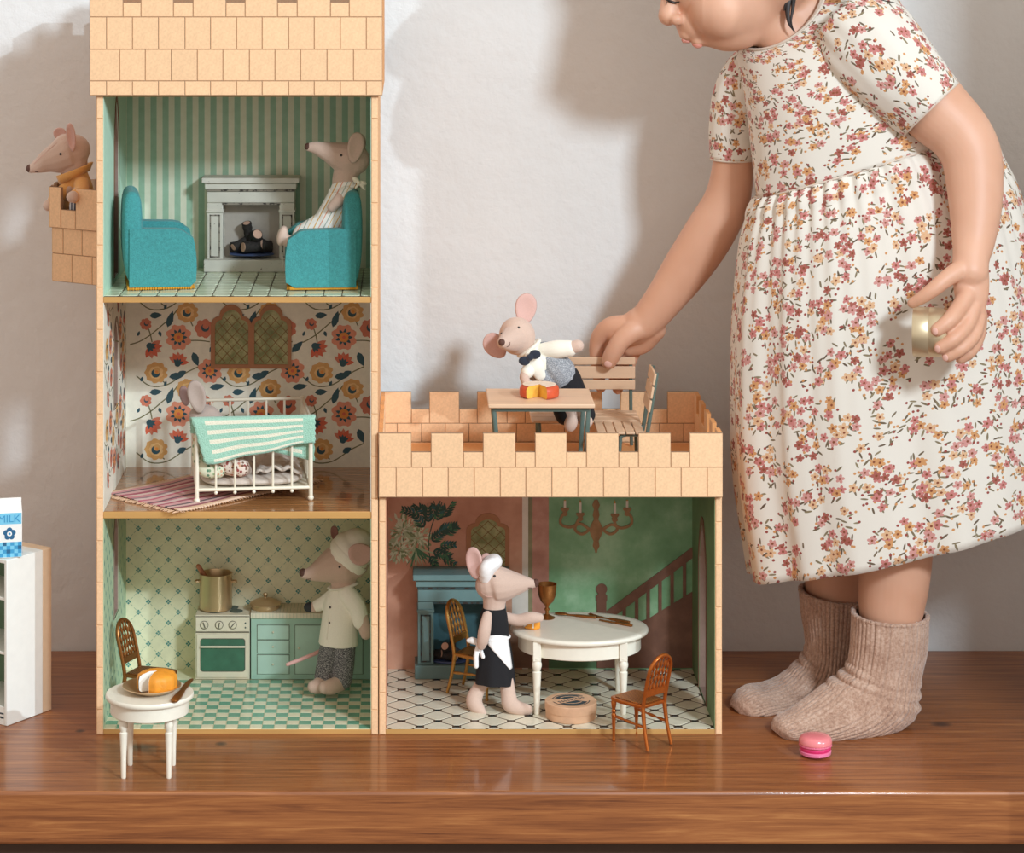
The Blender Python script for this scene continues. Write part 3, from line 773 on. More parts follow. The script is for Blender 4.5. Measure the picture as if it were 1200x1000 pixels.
for pts, cx_, cy_ in (([(692,620),(682,626),(674,621),(676,613),(680,606)], 680, 603), ([(690,620),(680,614),(668,618),(658,615),(657,608),(662,600)], 662, 597), ([(705,620),(715,626),(723,621),(721,614),(718,607)], 720.5, 604), ([(707,620),(717,615),(728,619),(739,615),(740,607),(735,600)], 735, 597)):
    wall_plate('chandelier_arm', M_chand, hall, ribbon(pts, 3.2), [], yy-.00005*len(hall.children), .0008) if False else wall_plate('chandelier_arm', M_chand, hall, ribbon(pts, 3.2), [], yy-.00006*(1+int(cx_) % 4), .0008)
    wall_plate('candle_cup', M_chand, hall, flat_lathe([(4.5,cy_-2),(5,cy_),(2.5,cy_+3),(3.5,cy_+6),(1,cy_+8)], cx_), [], yy-.0002, .0008)
    wall_plate('candle', M_ivp, hall, [(cx_-1.4,max(cy_-14,587)),(cx_+1.4,max(cy_-14,587)),(cx_+1.4,cy_-2),(cx_-1.4,cy_-2)], [], yy-.0001, .0007)
    wall_plate('flame', flat('flame_print', (206,150,70)), hall, [(cx_-1.2,max(cy_-14,587)),(cx_,max(cy_-18,585.5)),(cx_+1.2,max(cy_-14,587))], [], yy-.0003, .0005)
wall_plate('stair_wall', M_stair, hall, [(700,783),(700,745),(760,725),(812,693),(812,783)], [], yy, .0005)
wall_plate('newel_post', M_stair, hall, [(699.5,783),(699.5,705),(698.5,703),(698.5,698),(700.5,697)]+[(705-6.5*cos(t), 690.5-6.5*sin(t)) for t in [-.9+.3*i for i in range(17)]]+[(710,697),(711.5,698),(711.5,703),(710.5,705),(710.5,783)], [], yy-.0003, .0010)
wall_plate('handrail', M_stair, hall, [(711,716),(813,640),(813,653),(715,726),(711,726)], [], yy-.0003, .0010)
for x, yt, yb in ((731.5,706,742),(746,698,735),(759.5,688,728),(773.5,677,720),(787.5,668,712),(802,658,702)):
    wall_plate('baluster', M_stair, hall, [(x-2,yt),(x+2,yt-2),(x+2,yb),(x-2,yb)], [], yy-.0001, .0008)
# ---------------------------------------------------------------- furniture and small things
def PZ(px, py, z):
    d = (ZC-z)*FPX/(py-CY); return V(((px-CX)*d/FPX, d-D, z))
XV, YV, ZV = V((1,0,0)), V((0,1,0)), V((0,0,1))
RX = lambda a: Matrix.Rotation(a, 3, 'X'); RY = lambda a: Matrix.Rotation(a, 3, 'Y'); RZ = lambda a: Matrix.Rotation(a, 3, 'Z')
M_gold = mat('old_gold', (186,140,74), .32, 300, .12, metal=.75); M_bronze = mat('bronze', (146,92,44), .34, 300, .14, metal=.7); M_copper = mat('copper_gold', (186,104,44), .3, 300, .12, metal=.7)

def cane(name, c1, c2):
    t = NT(name); v = t.coord(rot=(0,0,radians(45))); ck = t.n('ShaderNodeTexChecker', {'Vector': v, 'Color1': rgb(c1), 'Color2': rgb(c2), 'Scale': 620.0})
    t.base(ck.outputs[0]); t.b.inputs['Roughness'].default_value = .45; t.b.inputs['Metallic'].default_value = .5; t.bump(ck.outputs[1], .5, .0005); return t.m
M_cane_g = cane('gold_cane', (196,154,84), (96,66,30)); M_cane_b = cane('bronze_cane', (166,110,58), (72,42,20)); M_cane_c = cane('copper_cane', (214,134,62), (96,50,20))
M_cream = mat('cream_paint', (240,232,214), .3, 120, .03, coat=.25)
M_pewter = mat('champagne_metal', (208,178,138), .34, 60, .05, metal=.75)
M_beech = mat('beech_wood', (222,184,150), .5, 90, .1, stretch=(.12,1,1)); M_beech_y = mat('beech_wood_crosswise', (214,176,142), .5, 90, .1, stretch=(1,.12,1))
M_steel = mat('grey_green_metal', (98,116,108), .4, 200, .06, metal=.2)
M_teal_f = mat('teal_towelling', (64,144,144), .9, 500, .18, 900, .7, .0012, sheen=.12)
M_fringe = mat('mustard_braid', (206,142,38), .8, 900, .2, 1500, .6, .0006)
# --- chair with beaded spindles
def chair(name, label, mt, cane, loc, rz, ns=5, cross=False):
    t = thing(name, label, 'chair', loc, rz)
    hw, dp, sz, H = .0165, .040, .041, .0895
    bx = lambda z: -.006*((z-sz)/(H-sz))**1.2*2 if z > sz else -.004*(1-z/sz)**2
    # seat
    out = [(dp*.0, -hw*.92), (dp*.6, -hw*1.12), (dp*.97, -hw*1.05), (dp*1.03, -hw*.9), (dp*1.03, hw*.9), (dp*.97, hw*1.05), (dp*.6, hw*1.12), (dp*.0, hw*.92)]
    b = MB(); b.plate(out, [], (0,0,sz-.0032), (1,0,0), (0,1,0), (0,0,.0032)); seat = b.build('seat', mt, t, bevel=.0008, local=True)
    b = MB(); b.plate([(x*.86+.0025, y*.84) for x, y in out], [], (0,0,sz+.0001), (1,0,0), (0,1,0), (0,0,.0005)); b.build('cane_panel', cane, seat, local=True, smooth=0)
    # hoop back
    P = []
    for i in range(33):
        a = i/32
        if a < .3: y, z = -hw*.86, sz-.002+(H-.016-sz)*(a/.3)
        elif a > .7: y, z = hw*.86, sz-.002+(H-.016-sz)*((1-a)/.3)
        else: q = (a-.3)/.4*pi; y, z = -hw*.86*cos(q), H-.018+.016*sin(q)
        P.append((bx(z), y, z))
    b = MB(); b.tube(P, .00165, 10, 1.15, (1,0,0)); b.build('back_frame', mt, t, local=True)
    zb = sz+.012
    b = MB(); b.plate([(-hw*.84, zb-.004), (hw*.84, zb-.004), (hw*.84, zb+.0025), (-hw*.84, zb+.0025)], [], (bx(zb)-.0009,0,0), (0,1,0), (0,0,1), (.0018,0,0)); b.build('back_rail', mt, t, bevel=.0004, local=True)
    for i in range(ns):
        y = hw*.84*(-1+2*(i+1)/(ns+1)); zt = H-.018+.0155*sin(math.acos(min(1,abs(y)/(hw*.86))))-.0008
        z0 = zb+.001; n = 9; pr = []; pts = []; rad = []
        for k_ in range(n*4+1):
            f = k_/(n*4); z = z0+(zt-z0)*f; pts.append((bx(z), y, z)); rad.append(.00062+.00075*abs(sin(pi*n/2*f*1.0))**1.4)
        b = MB(); b.tube(pts, rad, 8, 1, (1,0,0)); b.build('spindle', mt, t, local=True)
    if cross:
        for s_ in (1,-1):
            pts = [(bx(z0+(zt-z0)*f)+.0006, hw*.6*s_*(1-2*f), z0+(zt-z0)*f) for f in [i/8 for i in range(9)]]
            b = MB(); b.tube(pts, .0006, 6, 1, (1,0,0)); b.build('cross_bar', mt, t, local=True)
    for s_ in (1,-1):
        b = MB(); b.tube(cr([(bx(.0005)-.003, s_*hw*.95, .0012), (-.002, s_*hw*.9, sz*.5), (.0008, s_*hw*.86, sz-.001)], 6), [.0015+.0006*i/12 for i in range(13)], 10, 1, (1,0,0)); b.build('leg', mt, t, local=True)
        x, y = dp*.93, s_*hw*.92
        prof = [(.0011,0),(.0017,.0008),(.0013,.003),(.0015,.012),(.002,.022),(.0024,.0245),(.0015,.026),(.0023,.028),(.0015,.0295),(.0023,.033),(.0026,.036),(.0018,.0385),(.0022,sz-.003)]
        b = MB(); b.lathe(prof, 12, (x,y,0)); b.build('leg', mt, t, local=True)
        pts = [(x-.0005-(x+.001)*i/12, y*(1-.02*i/12), .0235-.002*i/12) for i in range(13)]
        b = MB(); b.tube(pts, [.0008+.0008*abs(sin(pi*i/4)) for i in range(13)], 8, 1, (0,0,1)); b.build('stretcher', mt, t, local=True)
    return t
def ang_from(a, c): return atan2(c[1]-a[1], c[0]-a[0])
ch = chair('dining_chair', 'gold spindle-back chair between the blue fireplace and the mouse in black dress', M_gold, M_cane_g, (.050,.117,.0054), atan2(-.5,.84), 4)
ch = chair('dining_chair', 'copper-coloured spindle-back chair standing outside in front of the castle hall', M_copper, M_cane_c, (.2250,-.0365,0), radians(131), 5, True)
ch = chair('dining_chair', 'bronze spindle-back chair beside the kitchen stove behind the small round table', M_bronze, M_cane_b, (-.2663,.049,.0054), atan2(-.40,.9), 5, True)
# --- oval tables with turned legs
def table(name, label, loc, a, c, H, legs, lr=1.0):
    t = thing(name, label, 'table', loc)
    b = MB(); n = 56; th = .0042
    prof = [(.9,H-th),(.985,H-th),(.998,H-th*.78),(1.0,H-th*.5),(.995,H-th*.2),(.98,H),(.9,H)]
    b.grid([[(a*r*cos(2*pi*j/n), c*r*sin(2*pi*j/n), z) for j in range(n)] for r, z in prof], True, (True, True)); b.build('tabletop', M_cream, t, local=True, smooth=50)
    ap = .0135*lr
    b = MB(); b.grid([[(a*r*cos(2*pi*j/n), c*r*sin(2*pi*j/n), z) for j in range(n)] for r, z in [(.84,H-th-.0002),(.84,H-th-ap),(.86,H-th-ap-.001),(.89,H-th-ap),(.89,H-th-.0002)]], True); b.build('apron', M_cream, t, local=True)
    for x, y in legs:
        h = H-th-ap*.98
        lg = MB(); lg.box((x,y,H-th-ap/2-.0016), (.0068*lr,.0068*lr,ap+.003)); o = lg.build('leg', M_cream, t, bevel=.0005, local=True)
        q = .0034*lr
        prof = [(q*.62,0),(q*.72,.001),(q*.80,h*.35),(q*1.08,h*.72),(q*1.12,h*.74),(q*.8,h*.76),(q*.9,h*.775),(q*1.22,h*.84),(q*1.22,h*.89),(q*.85,h*.955),(q*1.12,h*.97),(q*1.12,h)]
        b = MB(); b.lathe(prof, 18, (x,y,0)); b.build('turned_shaft', M_cream, o, local=True)
    return t
table('side_table', 'small round cream table on the bench in front of the kitchen', (-.2339,-.103,0), .0395, .0385, .0712, [(-.0215,-.018),(.0188,-.018),(-.0195,.0165),(.0195,.0165)], .95)
DT = V((.1637,.080,.0054))
table('dining_table', 'large oval cream dining table in the hall room', DT, .0668, .054, .0734, [(-.0430,-.0365),(.0395,-.0365),(-.0405,.036),(.0405,.036)], 1.12)
# --- fireplaces
def fireplace(label, loc, w, h, d, body, inner, worn):
    t = thing('fireplace', label, 'fireplace', loc)
    X = lambda px: (px-767)/300*w; Z = lambda py: (833-py)/295*h
    def bx(n, x0, x1, z0, z1, y0, y1, m, par=t, bv=.0008):
        b = MB(); b.box2((X(x0), y0, Z(z0)), (X(x1), y1, Z(z1))); return b.build(n, m, par, bevel=bv, local=True)
    bx('mantel', 615, 919, 555, 538, 0, d, body); bx('moulding', 624, 910, 575, 556, .003, d, body)
    bx('moulding', 629, 905, 582, 575, .0045, d, worn, bv=.0004)
    bx('frieze', 630, 904, 618, 582, .006, d, body)
    bx('lintel', 676, 860, 625, 618, .007, d, worn, bv=.0003)
    for x0, x1 in ((630,680),(856,904)):
        p_ = bx('pilaster', x0, x1, 795, 618, .007, d, body)
        bx('capital', x0-2, x1+2, 648, 640, .0055, d-.002, body, p_, .0004)
        m_ = (x0+x1)/2
        for (a_, c_, e_, f_) in ((m_-16, m_-12, 785, 655),(m_+12, m_+16, 785, 655)): bx('panel_bead', a_, c_, e_, f_, .0064, .008, worn, p_, .0002)
        bx('panel_bead', m_-16, m_+16, 659, 655, .0064, .008, worn, p_, .0002); bx('panel_bead', m_-16, m_+16, 789, 785, .0064, .008, worn, p_, .0002)
    bx('plinth', 621, 911, 833, 795, .002, d, body)
    b = MB(); x0, x1, z1, z0 = X(680), X(856), Z(618), Z(795); y0, y1 = .0085, d-.002
    b.box2((x0-.001,y1,z0),(x1+.001,d,z1))
    b.build('firebox', inner, t, smooth=0, local=True)
    return t
def painted(name, c, dirt, r=.5, f=.64):
    t = NT(name); v = t.coord(); n = t.noise(v, 160, 5, .7); n2 = t.noise(v, 40, 2)
    c1 = t.ramp(n2, [(.3, rgb(c, .92)), (.7, rgb(c, 1.05))])
    t.base(t.mix(t.ramp(n, [(f, (0,0,0,1)), (f+.05, (1,1,1,1))]), c1, rgb(dirt))); t.b.inputs['Roughness'].default_value = r; t.bump(n, .2, .0004); return t.m
M_fw = painted('worn_white_paint', (216,210,196), (120,108,94)); M_fwd = painted('worn_white_edge', (150,140,126), (60,52,46), .6, .5); M_fi = flat('grey_firebox', (176,166,154), .7)
M_fb = painted('worn_blue_paint', (106,136,134), (62,52,44), .45, .66); M_fbd = painted('worn_blue_edge', (52,76,78), (50,36,28), .6, .5); M_fbi = flat('blue_firebox', (58,94,100), .7)
fx0 = W(237,318,.158).x; fx1 = W(350,318,.158).x
fireplace('worn white fireplace with logs between two teal armchairs', ((fx0+fx1)/2,.157,.411), fx1-fx0, .0945, .030, M_fw, M_fi, M_fwd)
gx0 = W(484.5,790,.150).x
fireplace('worn blue fireplace standing against the terracotta wall of the hall', (gx0+.0482,.152,.0054), .0964, .1045, .0352, M_fb, M_fbi, M_fbd)
M_bark = mat('black_bark', (44,38,34), .8, 300, .3, 500, .9, .0015); M_cut = mat('cut_wood_end', (206,164,140), .7, 400, .08)
def logs(label, c, s=1.0, flip=1):
    t = thing('log_pile', label, 'logs', c)
    rr = random.Random(5)
    b = MB(); b.lathe([(.017*s,0),(.018*s,.0008),(.017*s,.0018)], 24, (0,0,0), None, 0, (True,True), 1, .55); b.build('tray', mat('blue_tray', (64,80,120), .5), t, local=True)
    for (x, y, z, dx, dy, dz, L, r) in ((-.004,.001,.0065,.9,-.25,.15,.026,.0046),(.004,-.002,.0065,-.8,-.5,.05,.024,.0046),(.001,.002,.0115,.35,-.75,.5,.021,.0048),(.006,.001,.010,.75,.3,-.45,.018,.004),(-.003,.002,.018,-.15,-.35,.95,.015,.0036),(-.009,.0,.009,-.75,-.55,-.35,.014,.0034)):
        d_ = V((dx*flip,dy,dz)).normalized(); p0 = V((x*flip,y,z))*s-d_*L*s*.5; p1 = p0+d_*L*s
        p0.z = max(p0.z, r*s*.8+.0012); p1.z = max(p1.z, r*s*.8+.0012)
        n = 7; pts = [p0.lerp(p1, i/n) for i in range(n+1)]
        b = MB(); b.tube(pts, [r*s*(1+rr.uniform(-.12,.12)) for i in range(n+1)], 10, 1, (.3,.2,.9)); o = b.build('log', M_bark, t, local=True)
        b = MB(); dd = (pts[-1]-pts[-2]).normalized(); b.tube([pts[-1]-dd*.0002, pts[-1]+dd*.0004], r*s*.78, 12, 1, (.3,.2,.9)); b.build('cut_end', M_cut, o, local=True)
    return t
logs('pile of dark logs with pale cut ends in the white fireplace', W(295,0,.1755)*1+V((0,0,0)) if False else V((W(295,0,.172).x,.1735,.411+.0155)), 1.28)
logs('dark log pile in the blue fireplace behind the gold chair', V((W(527,0,.166).x,.1685,.0054+.0138)), 1.0, -1)
# --- teal armchairs (local: the seat opens towards +x)
def armchair(label, loc, rz, L=.070, Wd=.082, tagged=False):
    t = thing('armchair', label, 'armchair', loc, rz, )
    ah = .0575; ath = .0165
    def side(y0):
        P = [(.004,.003),(.062,.003),(L*.985,.008)]
        for i in range(9): a = i/8; P.append((L-.004*a*a-.001+ .001*sin(a*3), .012+(.042)*a) if i < 8 else (L-.010, ah-.004))
        P += [(L-.014, ah-.0012), (L-.020, ah), (.012, ah+.001), (.004, ah+.001)]
        b = MB(); b.plate(P, [], (0,y0,0), (1,0,0), (0,0,1), (0,ath,0)); return b.build('arm', M_teal_f, t, bevel=.0048, seg=4, local=True, smooth=60)
    side(-Wd/2); side(Wd/2-ath)
    P = [(-.001,.003),(.016,.003),(.0175,.05),(.0165,.082),(.014,.090),(.009,.0935),(.003,.093),(-.0015,.088),(-.003,.06)]
    rows = []; n = 17
    for j in range(n):
        f = j/(n-1)*2-1; y = f*(Wd/2-.001); edge_ = max(0, abs(f)-.72)/.28; fac = 1-.32*edge_**2.2
        rows.append([(x*(1-.25*edge_**2)+.0065*.25*edge_**2, y, .003+(z-.003)*(fac if z > .06 else 1)) for x, z in P])
    b = MB(); b.grid(rows, True, (True, True)); b.build('backrest', M_teal_f, t, bevel=.0, local=True, smooth=70, sub=2, fix=True)
    b = MB(); b.box2((.012,-Wd/2+ath-.001,.003),(L-.008,Wd/2-ath+.001,.022)); b.build('seat_base', M_teal_f, t, bevel=.003, local=True)
    b = MB(); b.box2((.0155,-Wd/2+ath+.0003,.0222),(L-.006,Wd/2-ath-.0003,.0355)); b.build('seat_cushion', M_teal_f, t, bevel=.005, seg=4, local=True)
    o = [(.002,-Wd/2+.001),(L-.005,-Wd/2+.001),(L-.003,-Wd/2+.004),(L-.003,Wd/2-.004),(L-.005,Wd/2-.001),(.002,Wd/2-.001)]
    b = MB(); b.plate(o, [], (0,0,.0008), (1,0,0), (0,1,0), (0,0,.0034)); fr = b.build('braid_trim', M_fringe, t, bevel=.0006, local=True)
    b = MB(); n = 26
    for i in range(n):
        b.ell((.003+(L-.009)*i/(n-1), -Wd/2+.0006, .0016), (.0012,.0008,.0015), None, 8)
        if i < n: b.ell((L-.0028, -Wd/2+.005+(Wd-.01)*i/(n-1), .0016), (.0008,.0012,.0015), None, 8)
    f = b.build('braid_loops', M_fringe, fr, local=True); f['kind'] = 'stuff'
    if tagged:
        b = MB(); b.box((L+.0016, -Wd/2+.004, .019), (.0006,.0062,.0145)); lb = b.build('fabric_tag', M_cream, t, bevel=.0002, local=True)
        p = Print(lambda a, c, o_: V((L+.0019+o_, -Wd/2+.004+a, .019+c)), [flat('tag_ink', (90,80,76))])
        for i, wv in enumerate((.8,.5,.7,.6,.85)): p.poly([(-.0010*wv,-.004+i*.0016),(.0012*wv,-.004+i*.0016),(.0012*wv,-.0032+i*.0016),(-.0010*wv,-.0032+i*.0016)], 0)
        p.done('tag_lettering', lb)
    return t
xa = W(141,340,.034).x
armchair('empty teal armchair facing right at the left wall of the parlour', (xa-.001, .0735, .411), radians(8), .0685)
armchair('teal armchair facing left with a mouse in striped dress seated in it', (W(420,340,.05).x, .0762, .411), radians(183), .0720, .082, True)
# --- stove and kitchen counter
M_stove = mat('stove_cream', (226,216,190), .5, 60, .06); M_ink = flat('ink_line', (92,88,74)); M_oven = mat('oven_glass', (58,108,84), .25, 90, .15, coat=.4); M_count = mat('counter_mint', (162,196,176), .5, 50, .06); M_count_d = mat('counter_mint_light', (178,208,190), .5, 50, .06); M_burner = flat('burner_dark', (84,96,88))
y0k, y1k = .1535, YB-.001; zk = .0054
def KX(px): return W(px,760,y0k).x
def KZ(py): return W(300,py,y0k).z
sv = thing('stove', 'cream cooking stove with green oven window, left of the mint kitchen counter', 'stove', ((KX(229)+KX(293))/2,.171,zk))
ht = KZ(721)
b = MB(); b.box2((KX(229),y0k,zk),(KX(292.6),y1k,ht)); b.build('body', M_stove, sv, bevel=.0006)
pr = lambda n, x0, y0, x1, y1, mt, par, d0=-.0004, d1=.0002, bv=0: (lambda b: (b.box2((KX(x0), y0k+d0, KZ(y1)), (KX(x1), y0k+d1, KZ(y0))), b.build(n, mt, par, bevel=bv))[1])(MB())
pr('control_panel', 229.6, 724, 292, 740, M_stove, sv, -.0008, .0002, .0003)
for yy_ in (722.8, 741): pr('panel_seam', 229.4, yy_-.4, 292.2, yy_+.4, M_ink, sv, -.0009 if yy_ > 730 else -.0004)
for i, x in enumerate((239.3, 256.8, 272.6)):
    b = MB(); c_ = W(x,732.7,y0k-.0008)
    b.lathe([(.0036,-.0001),(.0036,.0006),(.003,.0012)], 16, c_, Matrix.Rotation(pi/2,3,'X')); kb = b.build('knob', M_stove, sv)
    b = MB(); b.lathe([(.0038,0),(.0042,0),(.0042,.0004),(.0038,.0004)], 20, c_, Matrix.Rotation(pi/2,3,'X'), 0, (False,False)); b.build('knob_ring', M_ink, kb)
    b = MB(); b.box(c_+V((0,-.0014,0)), (.0009,.0008,.0058), 0, RY(radians(-20+30*i))); b.build('knob_grip', M_ink, kb)
for y_ in (730.5, 735.8): 
    b = MB(); b.ell(W(287.5,y_,y0k-.0008), (.0009,.0005,.0009), None, 10); b.build('indicator_light', M_burner, sv)
dr = pr('oven_door', 230.5, 743, 291.4, 794, M_stove, sv, -.0012, .0002, .0005)
def rrect(x0, y0, x1, y1, r, n=5):
    P = []
    for cx_, cy_, a0 in ((x1-r,y0+r,-pi/2),(x1-r,y1-r,0),(x0+r,y1-r,pi/2),(x0+r,y0+r,pi)):
        for i in range(n+1): a = a0+pi/2*i/n; P.append((cx_+r*cos(a), cy_+r*sin(a)))
    return P
wall_plate('oven_window_rim', M_ink, dr, rrect(234.6,748.4,287.4,787.4,3.5), [], y0k-.0012, .0003); wall_plate('oven_window', M_oven, dr, rrect(235.4,749.2,286.6,786.6,3), [], y0k-.0014, .0003)
b = MB(); b.tube([W(235.5,758.4,y0k-.0028), W(286.5,758.4,y0k-.0028)], .0011, 10, 1, (0,1,0), True); b.build('oven_handle', M_stove, dr)
for x, y in ((252,.166),(277,.167),(272,.180),(250,.181)):
    b = MB(); b.lathe([(.0062,0),(.0066,.0006),(.0058,.0009),(.002,.0009)], 20, (W(x,720,y).x, y, ht)); b.build('burner', M_burner, sv)
kc = thing('kitchen_counter', 'mint kitchen counter with drawers and cream tiled worktop, right of the stove', 'kitchen counter', ((KX(294)+xr)/2,.171,zk))
hc = KZ(725)
b = MB(); b.box2((KX(294),y0k,zk),(xr-.0006,y1k,hc)); b.build('body', M_count, kc, bevel=.0005)
b = MB(); b.box2((KX(293.6),y0k-.0012,hc),(xr-.0006,y1k,KZ(718.5))); wt = b.build('worktop', M_stove, kc, bevel=.0005)
p = Print(lambda a, c, o_: V((a, c, KZ(718.5)+o_)), [M_lat]); p2 = Print(lambda a, c, o_: V((a, y0k-.0012-o_, c)), [M_lat])
for i in range(36):
    x = KX(296)+i*.0034
    if x < xr-.001: p.line([(x,y0k),(x,y1k)], .0003, 0); p2.line([(x,hc),(x,KZ(719))], .0003, 0)
for i in range(9): p.line([(KX(294),y0k+.002+i*.004),(xr-.001,y0k+.002+i*.004)], .0003, 0)
p.done('worktop_lines', wt); p2.done('worktop_lines', wt)
for a_, c_ in ((733,749.3),(751,765.5),(767.8,790)):
    pr('drawer_shadow', 301, a_-.6, 339.4, c_+.4, M_ink, kc, -.0002); d_ = pr('drawer', 301.6, a_, 338.8, c_, M_count_d, kc, -.0010, .0002, .0004)
    b = MB(); b.ell(W(320,(a_+c_)/2,y0k-.0014), .0011, None, 10); b.build('knob', M_stove, d_)
for x0, x1 in ((346,382),(389,425)):
    pr('door_shadow', x0-.6, 732.4, x1+.6, 790.5, M_ink, kc, -.0002); d_ = pr('cupboard_door', x0, 733, x1, 790, M_count_d, kc, -.0010, .0002, .0004)
    b = MB(); b.ell(W(x0+4,760,y0k-.0014), .0011, None, 10); b.build('knob', M_stove, d_)
# pot, spoon, lid
pc = PZ(253, 714, ht); pc.y = .1735; pc.x = W(253,714,.1735).x; pc.z = ht+.001
pot = thing('cooking_pot', 'tall champagne-metal cooking pot with two handles on the stove', 'pot', pc)
Rp, Hp = .0163, .0360
b = MB(); b.lathe([(Rp-.002,0),(Rp-.0006,.0005),(Rp,.002),(Rp,Hp-.001),(Rp+.0005,Hp),(Rp-.0006,Hp+.0001),(Rp-.001,Hp-.001),(Rp-.001,.002),(.001,.0015)], 36, (0,0,0)); b.build('pot_body', M_pewter, pot, local=True)
for s_ in (1,-1):
    b = MB(); b.tube([(s_*(Rp-.0003),-.002,Hp-.0085),(s_*(Rp+.0028),-.003,Hp-.0085),(s_*(Rp+.0034),0,Hp-.0085),(s_*(Rp+.0028),.003,Hp-.0085),(s_*(Rp-.0003),.002,Hp-.0085)], .0011, 8, 1, (0,0,1)); h_ = b.build('handle', M_pewter, pot, local=True)
    b = MB(); b.ell((s_*(Rp+.0033),-.001,Hp-.0085), .0021, None, 12); b.build('handle_knob', M_pewter, h_, local=True)
sp0 = pc+V((.006,.004,.004)); sp1 = W(232.5,664,.170)
sp = thing('wooden_spoon', 'wooden spoon leaning in the cooking pot', 'spoon', sp0)
M_spoon = mat('spoon_wood', (176,112,80), .5, 60, .1)
b = MB(); b.tube([sp0.lerp(sp1,i/8) for i in range(9)], [.0022,.0022,.0022,.0022,.0023,.0025,.0026,.0026,.0025], 10, 1, (0,1,0), True); b.build('handle', M_spoon, sp)
b = MB(); b.ell(sp0+V((.0006,0,.0012)), (.0045,.0022,.0035)); b.build('bowl', M_spoon, sp)
lc = V((W(311,718,.170).x, .170, KZ(718.5)+.0002))
ld = thing('pot_lid', 'round champagne-metal pot lid with knob lying on the worktop', 'lid', lc)
b = MB(); b.lathe([(.0135,0),(.0140,.0008),(.0142,.0038),(.0158,.0046),(.0159,.0054),(.0140,.0066),(.008,.0092),(.003,.0102),(.001,.0103)], 36); b.build('lid_disc', M_pewter, ld, local=True)
b = MB(); b.lathe([(.0012,.0102),(.0010,.0114),(.0020,.0125),(.0025,.0140),(.0018,.0154),(.0004,.0158)], 16); b.build('knob', M_pewter, ld, local=True)
# --- small table: plate, cheese, knife
M_orange = mat('orange_rind', (232,150,44), .55, 160, .16, 300, .5, .001); M_whitec = mat('white_cheese', (244,238,228), .5, 200, .03)
tz = .0714
plc = V((W(178,800,-.101).x, -.101, tz))
pl = MB(); pl.lathe([(.012,0),(.0165,.0003),(.0215,.0028),(.0262,.0052),(.0266,.0055),(.0262,.0060),(.0215,.0038),(.0165,.0014),(.001,.0012)], 40); 
o = pl.build('plate', M_pewter, None, local=True); o.location = plc; tag(o, 'round metal plate on the small table under an orange cheese', 'plate')
def cut_wheel(name, label, cat, loc, R, H, a0, a1, rim, inside, topm=None, n=36, dome=.25, flower=0):
    """a wheel from angle a0 round to a1, the wedge between left out"""
    t = thing(name, label, cat, loc)
    b = MB(); N = n; rows = []
    prof = [(.001,0),(.86,0),(.97,.08),(1.0,.25),(1.0,.7),(.95,.9),(.82,1.0),(.4,1.0+dome*.2),(.001,1.0+dome*.15)]
    for r, z in prof:
        rows.append([(R*r*(1+flower*.03*cos(12*(a0+(a1-a0)*j/N)))*cos(a0+(a1-a0)*j/N), R*r*(1+flower*.03*cos(12*(a0+(a1-a0)*j/N)))*sin(a0+(a1-a0)*j/N), H*z) for j in range(N+1)])
    b.grid(rows, False); b.build('rind', rim, t, local=True, smooth=50, fix=True)
    b = MB()
    for a in (a0, a1):
        P = [(0,0)]+[(R*r*.985, H*z) for r, z in prof if r > .1]+[(0,H*(1+dome*.15))]
        d_ = V((cos(a), sin(a), 0)); nn = V((-sin(a), cos(a), 0))*(.0002 if a == a0 else -.0002)
        b.plate(P, [], -nn*0, d_, ZV, nn)
    b.build('cut_face', inside, t, local=True, smooth=0, fix=True)
    if topm:
        b = MB(); P = [(0,0)]+[(R*.84*cos(a0+(a1-a0)*j/N), R*.84*sin(a0+(a1-a0)*j/N)) for j in range(N+1)]
        b.plate(P, [], (0,0,H*(1+dome*.16)+.0002), XV, YV, (0,0,.0004)); b.build('top_face', topm, t, local=True, smooth=0)
    return t
cut_wheel('cheese', 'round orange cheese with a white cut wedge missing on the metal plate', 'cheese', V((W(184,806,-.102).x,-.102,tz+.0018)), .0178, .0152, radians(250), radians(250+318), M_orange, M_whitec, None, 40, .7, 1)
